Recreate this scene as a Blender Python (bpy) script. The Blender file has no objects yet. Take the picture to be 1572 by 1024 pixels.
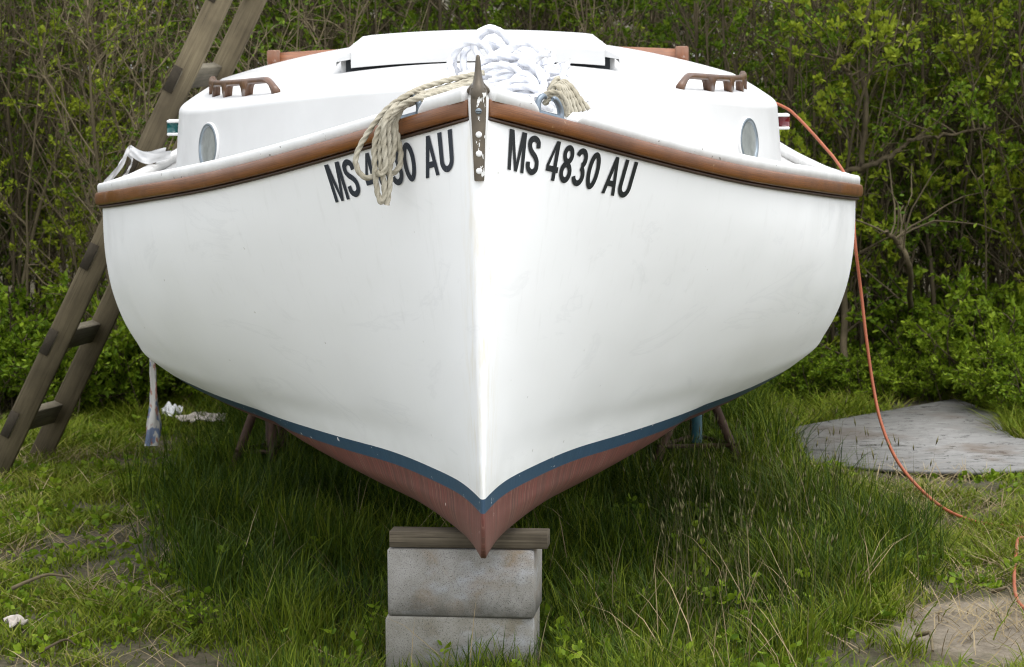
import bpy, math, random
import numpy as np
from mathutils import Matrix, Vector

R = math.radians
random.seed(7)
rng = np.random.default_rng(11)
scene = bpy.context.scene
COL = scene.collection

# ------------------------------------------------------------------ camera
CAM = Vector((0.0, -7.0, 1.9))
FPX, IW, IH = 4340.0, 1572.0, 1024.0
ROT = (Matrix.Rotation(-48 / FPX, 3, 'Z') @ Matrix.Rotation(R(90) - math.atan(547 / FPX), 3, 'X')
       @ Matrix.Rotation(R(-0.55), 3, 'Z'))


def P(px, py, D):
    """world point at distance D in front of the camera along Y"""
    d = ROT @ Vector(((px - IW / 2) / FPX, -(py - IH / 2) / FPX, -1.0))
    t = D / d.y
    return CAM + d * t


def G(px, py, z=0.0):
    d = ROT @ Vector(((px - IW / 2) / FPX, -(py - IH / 2) / FPX, -1.0))
    return CAM + d * ((z - CAM.z) / d.z)


cd = bpy.data.cameras.new('camera')
cam = bpy.data.objects.new('camera', cd)
COL.objects.link(cam)
cam.matrix_world = Matrix.Translation(CAM) @ ROT.to_4x4()
cd.sensor_width = 36
cd.lens = 36 * FPX / IW
cd.clip_end = 2000
cd.dof.use_dof = True
cd.dof.focus_distance = 7.6
cd.dof.aperture_fstop = 10
scene.camera = cam

# ------------------------------------------------------------------ helpers


def mesh_np(name, V, F, mat, uv=None, smooth=True):
    """V (n,3); F list of integer arrays (m,k); one object"""
    me = bpy.data.meshes.new(name)
    V = np.asarray(V, np.float32).reshape(-1, 3)
    F = [np.asarray(f, np.int32) for f in (F if isinstance(F, list) else [F])]
    F = [f for f in F if f.size]
    loops = np.concatenate([f.ravel() for f in F])
    tot = np.concatenate([np.full(len(f), f.shape[1], np.int32) for f in F])
    start = np.concatenate([[0], np.cumsum(tot)[:-1]]).astype(np.int32)
    me.vertices.add(len(V))
    me.vertices.foreach_set('co', V.ravel())
    me.loops.add(len(loops))
    me.loops.foreach_set('vertex_index', loops.astype(np.int32))
    me.polygons.add(len(tot))
    me.polygons.foreach_set('loop_start', start)
    me.polygons.foreach_set('loop_total', tot)
    if smooth:
        me.polygons.foreach_set('use_smooth', np.ones(len(tot), bool))
    if uv is not None:
        l = me.uv_layers.new(name='UVMap')
        l.data.foreach_set('uv', np.asarray(uv, np.float32)[loops].ravel())
    me.update(calc_edges=True)
    me.validate()
    if mat:
        me.materials.append(mat)
    return me


def link(name, me, parent=None):
    o = bpy.data.objects.new(name, me)
    COL.objects.link(o)
    if parent:
        o.parent = parent
    return o


def obj(name, V, F, mat, parent=None, uv=None, smooth=True):
    return link(name, mesh_np(name, V, F, mat, uv, smooth), parent)


def tag(o, label=None, cat=None, group=None, kind=None):
    if label: o['label'] = label
    if cat: o['category'] = cat
    if group: o['group'] = group
    if kind: o['kind'] = kind
    return o


def empty(name, loc=(0, 0, 0), rot=(0, 0, 0)):
    o = bpy.data.objects.new(name, None)
    o.empty_display_size = .1
    COL.objects.link(o)
    o.location = loc
    o.rotation_euler = rot
    return o


def copy_tree(o, parent=None):
    c = o.copy()
    COL.objects.link(c)
    if parent: c.parent = parent
    for ch in list(o.children):
        copy_tree(ch, c)
    return c


class MB:
    """collects pieces into one mesh"""
    def __init__(s):
        s.V, s.F, s.U, s.n = [], {}, [], 0

    def add(s, V, F, U=None):
        V = np.asarray(V, float).reshape(-1, 3)
        for f in (F if isinstance(F, list) else [F]):
            f = np.asarray(f, np.int64)
            if f.size: s.F.setdefault(f.shape[1], []).append(f + s.n)
        s.V.append(V)
        s.U.append(np.zeros((len(V), 2)) if U is None else np.asarray(U, float))
        s.n += len(V)
        return s

    def build(s, name, mat, parent=None, smooth=True):
        return obj(name, np.concatenate(s.V), [np.concatenate(f) for f in s.F.values()], mat, parent,
                   np.concatenate(s.U), smooth)


def grid_faces(nu, nv, closed_v=False):
    i = np.arange(nu - 1)[:, None]
    j = np.arange(nv if closed_v else nv - 1)[None, :]
    j2 = (j + 1) % nv
    return np.stack([i * nv + j, (i + 1) * nv + j, (i + 1) * nv + j2, i * nv + j2], -1).reshape(-1, 4)


def catmull(pts, step=None, n=None):
    p = np.asarray([tuple(q) for q in pts], float)
    p = np.concatenate([[2 * p[0] - p[1]], p, [2 * p[-1] - p[-2]]])
    out = []
    for i in range(1, len(p) - 2):
        k = n or max(2, int(np.linalg.norm(p[i + 1] - p[i]) / step))
        t = np.linspace(0, 1, k, endpoint=False)[:, None]
        a, b, c, d = p[i - 1], p[i], p[i + 1], p[i + 2]
        out.append(.5 * (2 * b + (c - a) * t + (2 * a - 5 * b + 4 * c - d) * t ** 2 + (3 * b - a - 3 * c + d) * t ** 3))
    return np.concatenate(out + [p[-2:-1]])


def frames(path):
    T = np.gradient(path, axis=0)
    T /= np.linalg.norm(T, axis=1)[:, None] + 1e-9
    N = np.zeros_like(T)
    a = np.array([0, 0, 1.]) if abs(T[0][2]) < .9 else np.array([1., 0, 0])
    n = np.cross(T[0], a); n /= np.linalg.norm(n)
    for i in range(len(T)):
        n = n - T[i] * np.dot(n, T[i]); n /= np.linalg.norm(n) + 1e-9
        N[i] = n
    return T, N, np.cross(T, N)


def tube(path, rad, sides=8, cap=True, rope=None):
    """tapered tube; rope=(depth, pitch) gives a laid three-strand surface"""
    path = np.asarray(path, float)
    rad = np.broadcast_to(np.asarray(rad, float), (len(path),))
    T, N, B = frames(path)
    th = np.linspace(0, 2 * np.pi, sides, endpoint=False)
    s = np.concatenate([[0], np.cumsum(np.linalg.norm(np.diff(path, axis=0), axis=1))])
    r = rad[:, None] * np.ones((1, sides))
    if rope:
        ph = (s / rope[1] * 2 * np.pi)[:, None]
        r = r * (1 - rope[0] + rope[0] * 2 * np.abs(np.cos(1.5 * (th[None] - ph / 3 * 1.0))) ** .8)
    V = path[:, None] + (np.cos(th)[None, :, None] * N[:, None] + np.sin(th)[None, :, None] * B[:, None]) * r[..., None]
    F = [grid_faces(len(path), sides, True)]
    U = np.stack([np.broadcast_to(s[:, None], r.shape), np.broadcast_to(th[None] / 6.283, r.shape)], -1).reshape(-1, 2)
    V = V.reshape(-1, 3)
    if cap:
        F.append(np.arange(sides)[::-1][None])
        F.append((np.arange(sides) + (len(path) - 1) * sides)[None])
    return V, F, U


def box(sx, sy, sz, bev=.004, seg=1, jitter=0):
    """bevelled box centred on the origin"""
    import bmesh
    bm = bmesh.new()
    bmesh.ops.create_cube(bm, size=1)
    bmesh.ops.scale(bm, vec=(sx, sy, sz), verts=bm.verts)
    if bev:
        bmesh.ops.bevel(bm, geom=bm.edges[:], offset=bev, segments=seg, affect='EDGES', profile=.5)
    V = np.array([v.co[:] for v in bm.verts])
    F = {}
    bm.verts.index_update()
    for f in bm.faces:
        F.setdefault(len(f.verts), []).append([v.index for v in f.verts])
    bm.free()
    return V, [np.array(f) for f in F.values()]


def beam(name, a, b, w, t, mat, parent, up=(0, 1, 0), bev=.006, ext=(0, 0)):
    """plank from a to b, local X along it; w along side, t along 'up'"""
    a, b = Vector(a), Vector(b)
    x = (b - a).normalized()
    u = Vector(up); y = (u - x * u.dot(x)).normalized(); z = x.cross(y)
    L = (b - a).length
    V, F = box(L, t, w, bev)
    o = obj(name, V, F, mat, parent, smooth=False)
    M = Matrix((x, y, z)).transposed().to_4x4()
    M.translation = (a + b) / 2
    o.matrix_basis = M if not parent else parent.matrix_basis.inverted() @ M
    return o


# ------------------------------------------------------------------ materials
class NT:
    def __init__(s, name):
        m = bpy.data.materials.new(name)
        m.use_nodes = True
        s.m, s.t = m, m.node_tree
        s.bsdf = s.t.nodes['Principled BSDF']
        s.out = s.t.nodes['Material Output']

    def n(s, typ, ins=None, **kw):
        nd = s.t.nodes.new(typ)
        for k, v in kw.items(): setattr(nd, k, v)
        for k, v in (ins or {}).items(): s.set(nd, k, v)
        return nd

    def set(s, nd, k, v):
        if isinstance(v, bpy.types.NodeSocket): s.t.links.new(v, nd.inputs[k])
        else:
            if isinstance(v, tuple) and len(v) == 3 and nd.inputs[k].type == 'RGBA': v = (*v, 1)
            nd.inputs[k].default_value = v

    def coord(s, kind='Object', scale=(1, 1, 1), rot=(0, 0, 0)):
        c = s.n('ShaderNodeTexCoord')
        mp = s.n('ShaderNodeMapping', {'Vector': c.outputs[kind], 'Scale': scale, 'Rotation': rot})
        return mp.outputs[0]

    def noise(s, vec, scale=5, detail=4, rough=.55, dist=0, out=0):
        return s.n('ShaderNodeTexNoise', {'Vector': vec, 'Scale': scale, 'Detail': detail, 'Roughness': rough, 'Distortion': dist}).outputs[out]

    def ramp(s, fac, stops, interp='LINEAR'):
        r = s.n('ShaderNodeValToRGB', {'Fac': fac})
        r.color_ramp.interpolation = interp
        e = r.color_ramp.elements
        while len(e) < len(stops): e.new(.5)
        for i, (p, c) in enumerate(stops):
            e[i].position = p
            e[i].color = (c, c, c, 1) if not isinstance(c, tuple) else (*c, 1)
        return r.outputs[0]

    def mix(s, fac, a, b, typ='MIX'):
        m = s.n('ShaderNodeMix', data_type='RGBA', blend_type=typ)
        s.set(m, 0, fac); s.set(m, 6, a); s.set(m, 7, b)
        return m.outputs[2]

    def math(s, op, a, b=0.0, clamp=False):
        m = s.n('ShaderNodeMath', operation=op, use_clamp=clamp)
        s.set(m, 0, a); s.set(m, 1, b)
        return m.outputs[0]

    def bump(s, h, strength=.3, dist=.01):
        b = s.n('ShaderNodeBump', {'Height': h, 'Strength': strength, 'Distance': dist})
        s.set(s.bsdf, 'Normal', b.outputs[0])

    def fin(s, **kw):
        for k, v in kw.items(): s.set(s.bsdf, k.replace('_', ' '), v)
        return s.m


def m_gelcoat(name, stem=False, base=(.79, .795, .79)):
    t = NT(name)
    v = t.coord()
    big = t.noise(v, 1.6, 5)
    c = t.mix(t.ramp(big, [(.45, 0.), (.75, .45)]), base, (.72, .725, .715))
    # faint hairline scuffs and rubbed marks
    sc = t.noise(t.coord(scale=(.8, .8, 2.2)), 1.6, 6, .6, 2.2)
    c = t.mix(t.ramp(sc, [(.60, 0.), (.635, .14), (.65, .03), (.70, .0)]), c, (.50, .51, .52))
    spk = t.noise(v, 34, 2, .4)
    c = t.mix(t.ramp(spk, [(.775, 0.), (.80, .6)]), c, (.40, .38, .34))
    if stem:
        sep = t.n('ShaderNodeSeparateXYZ', {'Vector': t.coord()})
        ax = t.math('ABSOLUTE', sep.outputs[0])
        near = t.ramp(ax, [(.006, 1.), (.05, 0.)])
        st = t.noise(t.coord(scale=(26, 26, 4)), 2.2, 4, .6)
        f = t.math('MULTIPLY', near, t.ramp(st, [(.46, 0.), (.70, .6)]))
        c = t.mix(f, c, (.64, .58, .44))
        # thin run-off streaks under the rail
        rs = t.noise(t.coord(scale=(14, 14, .7)), 3, 3, .55)
        hz = t.ramp(sep.outputs[2], [(.55, 0.), (1.2, .16), (1.5, .38)])
        c = t.mix(t.math('MULTIPLY', hz, t.ramp(rs, [(.58, 0.), (.74, .32)])), c, (.50, .50, .47))
        # scum line low on the topsides
        lo = t.ramp(sep.outputs[2], [(.60, .6), (.69, 0.)])
        c = t.mix(t.math('MULTIPLY', lo, t.noise(v, 9, 5)), c, (.50, .50, .46))
    t.bump(t.noise(v, 1.8, 3), .22, .03)
    return t.fin(Base_Color=c, Roughness=t.ramp(t.noise(v, 6, 4), [(.3, .38), (.7, .58)]), Specular_IOR_Level=.28)


def m_varnish(name, a=(.20, .066, .018), b=(.085, .026, .008), coord='UV', scale=(3, 30, 30), rough=.28):
    t = NT(name)
    v = t.coord(coord, scale)
    g = t.noise(v, 2.5, 6, .6, .6)
    c = t.mix(t.ramp(g, [(.36, 0.), (.64, 1.)]), b, a)
    w = t.noise(t.coord('Object'), 4.5, 4)
    c = t.mix(t.ramp(w, [(.46, 0.), (.74, .6)]), c, (.045, .016, .007))
    wn = t.noise(t.coord('Object'), 30, 5, .65)
    c = t.mix(t.ramp(wn, [(.66, 0.), (.72, .5)]), c, (.36, .23, .12))
    t.bump(g, .15, .004)
    return t.fin(Base_Color=c, Roughness=t.ramp(w, [(.3, rough), (.7, rough + .25)]), Coat_Weight=.18, Coat_Roughness=.25)


def m_paint(name, a, b, rough=.6, scale=(1, 1, 1), nscale=6, coord='Object', chips=None, bump=.1):
    t = NT(name)
    v = t.coord(coord, scale)
    g = t.noise(v, nscale, 6, .6)
    c = t.mix(t.ramp(g, [(.34, 0.), (.68, 1.)]), a, b)
    if chips:
        k = t.noise(t.coord('Object'), 55, 3, .5)
        c = t.mix(t.ramp(k, [(.70, 0.), (.72, .9)]), c, chips)
    t.bump(g, bump, .004)
    return t.fin(Base_Color=c, Roughness=rough)


def m_bottom():
    t = NT('worn_red_antifouling')
    st = t.noise(t.coord('UV', (26, .7, 1)), 4, 5, .65)
    st2 = t.noise(t.coord('UV', (70, .6, 1)), 4, 3, .5)
    c = t.mix(t.ramp(st, [(.32, 0.), (.68, 1.)]), (.155, .036, .026), (.065, .028, .020))
    c = t.mix(t.ramp(st2, [(.56, 0.), (.66, .85)]), c, (.22, .115, .085))
    sep = t.n('ShaderNodeSeparateXYZ', {'Vector': t.coord()})
    grime = t.math('MULTIPLY', t.ramp(sep.outputs[2], [(.43, .85), (.54, .12)]), t.noise(t.coord(), 12, 4))
    c = t.mix(grime, c, (.12, .075, .05))
    k = t.noise(t.coord('Object', (1, 1, .6)), 60, 3, .5)
    c = t.mix(t.ramp(k, [(.735, 0.), (.76, .9)]), c, (.5, .42, .38))
    t.bump(st, .2, .003)
    return t.fin(Base_Color=c, Roughness=.72)


def m_wood(name, a, b, dark, scale=(1.5, 26, 26), rough=.85, coord='Object'):
    t = NT(name)
    oi = t.n('ShaderNodeObjectInfo')
    v0 = t.n('ShaderNodeVectorMath', {0: t.coord(coord, scale), 1: oi.outputs['Random']}, operation='ADD').outputs[0]
    g = t.noise(v0, 2.2, 7, .65, .8)
    c = t.mix(t.ramp(g, [(.3, 0.), (.7, 1.)]), b, a)
    f = t.noise(t.coord(coord, (scale[0] * .6, scale[1] * 2.5, scale[2] * 2.5)), 3, 4, .6, .4)
    c = t.mix(t.ramp(f, [(.60, 0.), (.70, .9)]), c, dark)
    l = t.noise(t.coord('Object'), 3.5, 5, .6)
    c = t.mix(t.ramp(l, [(.4, 0.), (.7, .55)]), c, dark)
    t.bump(t.mix(.5, g, f), .55, .004)
    t.bsdf.inputs['Specular IOR Level'].default_value = .2
    return t.fin(Base_Color=c, Roughness=rough)


def m_concrete(name, a, b, c3):
    t = NT(name)
    v = t.coord()
    g = t.noise(v, 9, 8, .65)
    c = t.mix(t.ramp(g, [(.36, 0.), (.66, 1.)]), a, b)
    s = t.noise(v, 5.5, 5, .6, .6)
    c = t.mix(t.ramp(s, [(.50, 0.), (.66, .75)]), c, c3)
    wv = t.noise(t.coord(scale=(1, 1, 1.6)), 4.2, 4, .6)
    c = t.mix(t.ramp(wv, [(.55, 0.), (.72, .7)]), c, (.38, .405, .435))
    fine = t.noise(v, 300, 4, .75)
    c = t.mix(t.ramp(fine, [(.34, .8), (.48, 0.)]), c, (.03, .028, .024))
    c = t.mix(t.ramp(t.noise(v, 95, 4, .7), [(.57, 0.), (.70, .6)]), c, (.26, .25, .235))
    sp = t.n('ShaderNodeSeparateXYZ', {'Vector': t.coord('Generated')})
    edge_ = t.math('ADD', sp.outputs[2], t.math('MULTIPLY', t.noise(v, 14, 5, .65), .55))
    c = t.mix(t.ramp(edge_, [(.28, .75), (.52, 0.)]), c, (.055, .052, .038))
    vo = t.n('ShaderNodeTexVoronoi', {'Vector': v, 'Scale': 120.0}).outputs[0]
    t.bump(t.math('ADD', fine, t.math('MULTIPLY', vo, .3)), .45, .002)
    return t.fin(Base_Color=c, Roughness=.93)


def m_simple(name, col, rough=.5, metal=0., var=.25, nscale=20, bump=.05, **kw):
    t = NT(name)
    g = t.noise(t.coord(), nscale, 5, .6)
    c = t.mix(t.ramp(g, [(.35, 0.), (.7, 1.)]), col, tuple(x * (1 - var) for x in col))
    t.bump(g, bump, .003)
    return t.fin(Base_Color=c, Roughness=rough, Metallic=metal, **kw)


def m_leaf(name, cols, rough=.5, trans=.35, objvar=.3, patch=1.3):
    """foliage: colour per leaf, per plant and per patch, with light coming through"""
    t = NT(name)
    geo = t.n('ShaderNodeNewGeometry')
    oi = t.n('ShaderNodeObjectInfo')
    rnd = geo.outputs['Random Per Island']
    stops = [(i / (len(cols) - 1), c) for i, c in enumerate(cols)]
    n = t.noise(geo.outputs['Position'], patch, 3)
    f = t.math('ADD', t.math('MULTIPLY', rnd, .55), t.math('MULTIPLY', t.ramp(n, [(.3, 0.), (.7, 1.)]), .30))
    f = t.math('ADD', f, t.math('MULTIPLY', oi.outputs['Random'], .15), True)
    c = t.ramp(f, stops)
    t.fin(Base_Color=c, Roughness=rough)
    t.bsdf.inputs['Specular IOR Level'].default_value = .12
    tr = t.n('ShaderNodeBsdfTranslucent', {'Color': c})
    mx = t.n('ShaderNodeMixShader', {0: trans, 1: t.bsdf.outputs[0], 2: tr.outputs[0]})
    t.t.links.new(mx.outputs[0], t.out.inputs[0])
    return t.m


M = {}
M['hull'] = m_gelcoat('white_hull_gelcoat', True)
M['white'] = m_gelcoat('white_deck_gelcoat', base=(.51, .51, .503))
M['toe'] = m_paint('chipped_white_rail_paint', (.70, .70, .69), (.60, .60, .59), .5, nscale=14, chips=(.20, .19, .17))
M['blue'] = m_paint('blue_boot_stripe_paint', (.013, .042, .080), (.030, .070, .115), .5, (60, 2, 1), 3, 'UV', (.6, .6, .6))
M['red'] = m_bottom()
M['rail'] = m_varnish('varnished_teak', (.215, .074, .014), (.075, .024, .005))
M['grab'] = m_varnish('varnished_grab_rail', (.125, .055, .022), (.06, .026, .011), 'Object', (6, 6, 6))
M['cwood'] = m_varnish('companionway_mahogany', (.30, .105, .035), (.17, .055, .018), 'Object', (4, 30, 60), .4)
M['cend'] = m_wood('flaking_varnished_post', (.20, .075, .035), (.12, .045, .02), (.42, .37, .32), (30, 30, 4))
M['bead'] = m_simple('dark_varnished_bead', (.045, .022, .012), .5)
M['letter'] = m_simple('black_vinyl', (.009, .012, .015), .4, 0, .1)
M['letter_worn'] = m_simple('faded_navy_vinyl', (.016, .022, .034), .5, 0, .2)
M['bronze'] = None
M['galv'] = m_simple('galvanised_steel', (.20, .24, .28), .42, .7, .35, 30, .1)
M['dark'] = m_simple('painted_gap_shade', (.012, .016, .020), .7)  # near-black colour that paints in the shade of narrow gaps
M['chrome'] = m_simple('dull_window_frame', (.22, .26, .29), .35, .6, .2)
M['green_lens'] = m_simple('green_lens', (.004, .085, .085), .12, 0, .1)
M['red_lens'] = m_simple('red_lens', (.12, .008, .014), .12, 0, .1)
M['cord'] = m_simple('orange_cord_sheath', (.31, .078, .028), .6, 0, .2, 40)
M['ladder'] = m_wood('weathered_ladder_wood', (.15, .123, .075), (.078, .062, .037), (.026, .02, .012))
M['rung'] = m_wood('grey_rung_wood', (.19, .17, .125), (.11, .095, .066), (.045, .038, .026))
M['rung_end'] = m_wood('dark_rung_end', (.05, .041, .028), (.032, .026, .018), (.016, .013, .009), (20, 20, 20))
M['capw'] = m_wood('weathered_cap_board', (.15, .125, .088), (.05, .04, .027), (.014, .011, .008), (1.2, 40, 40))
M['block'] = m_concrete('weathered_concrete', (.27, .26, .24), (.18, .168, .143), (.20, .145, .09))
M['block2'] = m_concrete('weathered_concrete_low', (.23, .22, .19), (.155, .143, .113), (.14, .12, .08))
M['rust'] = m_simple('rusty_pipe', (.075, .04, .025), .8, .2, .5, 25, .2)
M['teal'] = m_simple('blue_green_stand_paint', (.02, .10, .125), .6, 0, .4, 25, .1)
M['cloth'] = m_simple('white_cloth', (.72, .72, .72), .9, 0, .12, 30)


def m_bronze():
    t = NT('tarnished_bronze')
    v = t.coord()
    g = t.noise(v, 14, 5, .6)
    c = t.mix(t.ramp(g, [(.35, 0.), (.7, 1.)]), (.12, .098, .07), (.06, .048, .034))
    sep = t.n('ShaderNodeSeparateXYZ', {'Vector': v})
    fl = t.noise(t.coord(scale=(2.2, 1, .8)), 42, 3, .55)
    low = t.ramp(sep.outputs[2], [(1.595, 1.), (1.62, 0.)])
    c = t.mix(t.math('MULTIPLY', low, t.ramp(fl, [(.635, 0.), (.65, 1.)])), c, (.68, .68, .66))
    t.bump(g, .1, .003)
    return t.fin(Base_Color=c, Roughness=.42, Metallic=.35)


M['bronze'] = m_bronze()


def m_glass():
    t = NT('hazy_port_glass')
    v = t.coord()
    g = t.noise(v, 22, 5, .6)
    c = t.mix(t.ramp(g, [(.35, 0.), (.7, 1.)]), (.30, .315, .305), (.20, .215, .21))
    return t.fin(Base_Color=c, Roughness=.16, Coat_Weight=.5)


M['glass'] = m_glass()


def m_rope(name, a, b):
    t = NT(name)
    fib = t.noise(t.coord('UV', (60, 6, 1)), 6, 4, .6)
    g = t.noise(t.coord(), 25, 4)
    c = t.mix(t.ramp(g, [(.35, 0.), (.7, 1.)]), a, b)
    c = t.mix(t.ramp(fib, [(.3, .35), (.6, 0.)]), c, tuple(x * .55 for x in b))
    t.bump(fib, .35, .002)
    return t.fin(Base_Color=c, Roughness=.85)


M['rope_tan'] = m_rope('weathered_manila', (.42, .39, .31), (.29, .26, .19))
M['rope_white'] = m_rope('new_white_nylon', (.74, .75, .78), (.64, .655, .70))


def m_bag():
    t = NT('printed_plastic_bag')
    v = t.coord(scale=(1, 1, .5))
    c = t.mix(t.ramp(t.noise(v, 30, 2), [(.56, 0.), (.59, .85)]), (.52, .50, .46), (.09, .14, .26))
    c = t.mix(t.ramp(t.noise(t.coord(scale=(1.4, 1, .7), rot=(0, .5, 2)), 34, 2), [(.58, 0.), (.61, .8)]), c, (.38, .14, .08))
    t.bump(t.noise(t.coord(scale=(6, 6, .6)), 8, 4), .6, .01)
    return t.fin(Base_Color=c, Roughness=.35)


M['bag'] = m_bag()


def m_ply():
    t = NT('weathered_flake_board')
    sc = (1, 1, 1)
    v = t.coord('Object', sc)
    g = t.noise(t.coord('Object', (2.0, 6, 1)), 3, 8, .7, 1.6)
    c = t.mix(t.ramp(g, [(.32, 0.), (.68, 1.)]), (.235, .232, .222), (.13, .128, .12))
    ck = t.noise(t.coord('Object', (4.5, 11, 1), (0, 0, .35)), 2.4, 5, .65, 1.6)
    c = t.mix(t.ramp(ck, [(.585, 0.), (.61, 1.)]), c, (.022, .02, .017))
    br = t.noise(v, 2.2, 5, .6)
    c = t.mix(t.ramp(br, [(.52, 0.), (.66, .75)]), c, (.095, .068, .046))
    t.bump(t.math('SUBTRACT', g, t.ramp(ck, [(.635, 0.), (.665, 1.)])), .6, .006)
    return t.fin(Base_Color=c, Roughness=.9)


M['ply'] = m_ply()
M['bark'] = m_wood('grey_brown_bark', (.105, .083, .046), (.058, .046, .026), (.026, .02, .012), (10, 10, 2))
M['bark_pale'] = m_wood('pale_dry_bark', (.165, .132, .075), (.095, .076, .044), (.042, .033, .02), (10, 10, 2))
M['leaf'] = m_leaf('thicket_leaves', [(.028, .062, .004), (.062, .112, .006), (.12, .178, .011), (.23, .28, .025)])
M['leaf_bright'] = m_leaf('fresh_leaves', [(.07, .115, .008), (.15, .20, .014), (.25, .30, .022), (.36, .40, .04)])
M['leaf_shrub'] = m_leaf('shrub_leaves', [(.040, .085, .005), (.095, .16, .009), (.18, .255, .016), (.28, .36, .03)], patch=2)
M['leaf_far'] = m_leaf('far_leaves', [(.022, .024, .008), (.038, .037, .014), (.062, .062, .018)])
M['grass'] = m_leaf('lush_grass', [(.008, .021, .0016), (.020, .043, .003), (.045, .078, .006), (.11, .14, .016)], .55, .2, patch=3)
M['lawn'] = m_leaf('short_grass', [(.038, .070, .004), (.080, .120, .006), (.14, .175, .012), (.25, .225, .06)], .6, .25, patch=4)
M['straw'] = m_leaf('dry_straw', [(.15, .115, .06), (.25, .195, .11), (.40, .33, .20)], .7, .15)
M['seed'] = m_leaf('seed_heads', [(.07, .07, .025), (.12, .11, .05), (.19, .17, .09)], .7, .2)


def m_ground():
    t = NT('soil_and_thatch')
    v = t.coord()
    a = t.noise(v, 2.2, 8, .62)
    b = t.noise(v, 34, 6, .7)
    c = t.mix(t.ramp(a, [(.38, 0.), (.62, 1.)]), (.062, .050, .025), (.035, .036, .013))
    c = t.mix(t.ramp(b, [(.42, 0.), (.66, .8)]), c, (.125, .10, .06))
    # bare sandy ground at the right
    sep = t.n('ShaderNodeSeparateXYZ', {'Vector': v})
    gx = G(1530, 955).x; gy = G(1530, 955).y
    dx = t.math('DIVIDE', t.math('SUBTRACT', sep.outputs[0], gx + .25), .60)
    dy = t.math('DIVIDE', t.math('SUBTRACT', sep.outputs[1], gy - .03), .50)
    d = t.math('ADD', t.math('MULTIPLY', dx, dx), t.math('MULTIPLY', dy, dy))
    d = t.math('ADD', d, t.math('MULTIPLY', t.math('SUBTRACT', t.noise(v, 5, 5), .5), 1.4))
    sand = t.mix(t.ramp(t.noise(v, 60, 5, .7), [(.35, 0.), (.65, 1.)]), (.25, .212, .158), (.17, .14, .10))
    sand = t.mix(t.ramp(t.noise(v, 9, 5, .6), [(.52, 0.), (.7, .6)]), sand, (.12, .10, .06))
    c = t.mix(t.ramp(d, [(.72, 1.), (1.05, 0.)]), c, sand)
    bounce_y = t.math('ADD', sep.outputs[1], t.math('MULTIPLY', t.noise(v, 1.1, 5), .9))  # pale ground out of frame, added to bounce light up onto the hull
    bounce_pale = t.mix(t.ramp(t.noise(v, 45, 6, .7), [(.35, 0.), (.65, 1.)]), (.72, .70, .65), (.60, .58, .53))
    c = t.mix(t.ramp(t.math('MULTIPLY', t.math('ADD', bounce_y, 5.5), .3), [(.80, 1.), (.95, 0.)]), c, bounce_pale)
    fine = t.noise(v, 120, 4, .7)
    t.bump(t.math('ADD', b, fine), .8, .015)
    return t.fin(Base_Color=c, Roughness=.95)


M['ground'] = m_ground()

# ------------------------------------------------------------------ hull lines
HY = np.array([0, .1, .25, .5, .75, 1.0, 1.5, 2.0, 2.5, 2.9, 3.3, 3.8, 4.6, 5.5])
HB = np.array([.016, .100, .222, .412, .595, .76, 1.01, 1.17, 1.265, 1.285, 1.27, 1.235, 1.15, .98])
HZ = np.array([1.552, 1.523, 1.483, 1.418, 1.358, 1.308, 1.238, 1.185, 1.145, 1.127, 1.123, 1.135, 1.185, 1.26])
HW = np.array([.005, .021, .052, .136, .24, .385, .655, .90, 1.08, 1.135, 1.13, 1.07, .98, .80])
HK = np.array([.55, .43, .422, .42, .418, .415, .41, .40, .39, .385, .38, .375, .37, .42])
ZW, ZB = .598, .561


def pchip(x, y, q):
    """monotone cubic"""
    x, y, q = np.asarray(x, float), np.asarray(y, float), np.clip(np.asarray(q, float), x[0], x[-1])
    h = np.diff(x); d = np.diff(y) / h
    m = np.zeros_like(y)
    for i in range(1, len(x) - 1):
        if d[i - 1] * d[i] > 0:
            w1, w2 = 2 * h[i] + h[i - 1], h[i] + 2 * h[i - 1]
            m[i] = (w1 + w2) / (w1 / d[i - 1] + w2 / d[i])
    m[0], m[-1] = d[0], d[-1]
    i = np.clip(np.searchsorted(x, q, 'right') - 1, 0, len(h) - 1)
    t = (q - x[i]) / h[i]
    return ((1 + 2 * t) * (1 - t) ** 2 * y[i] + t * (1 - t) ** 2 * h[i] * m[i]
            + t * t * (3 - 2 * t) * y[i + 1] + t * t * (t - 1) * h[i] * m[i + 1])


def halfbeam(Y): return pchip(HY, HB, Y)
def sheer(Y): return pchip(HY, HZ, Y)


def keelz(Y):
    return pchip([0, .012, .03, .06, .1, .18, .5, 1.5, 3, 4.6, 5.5], [.548, .50, .462, .438, .427, .421, .415, .385, .345, .33, .38], Y)


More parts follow.
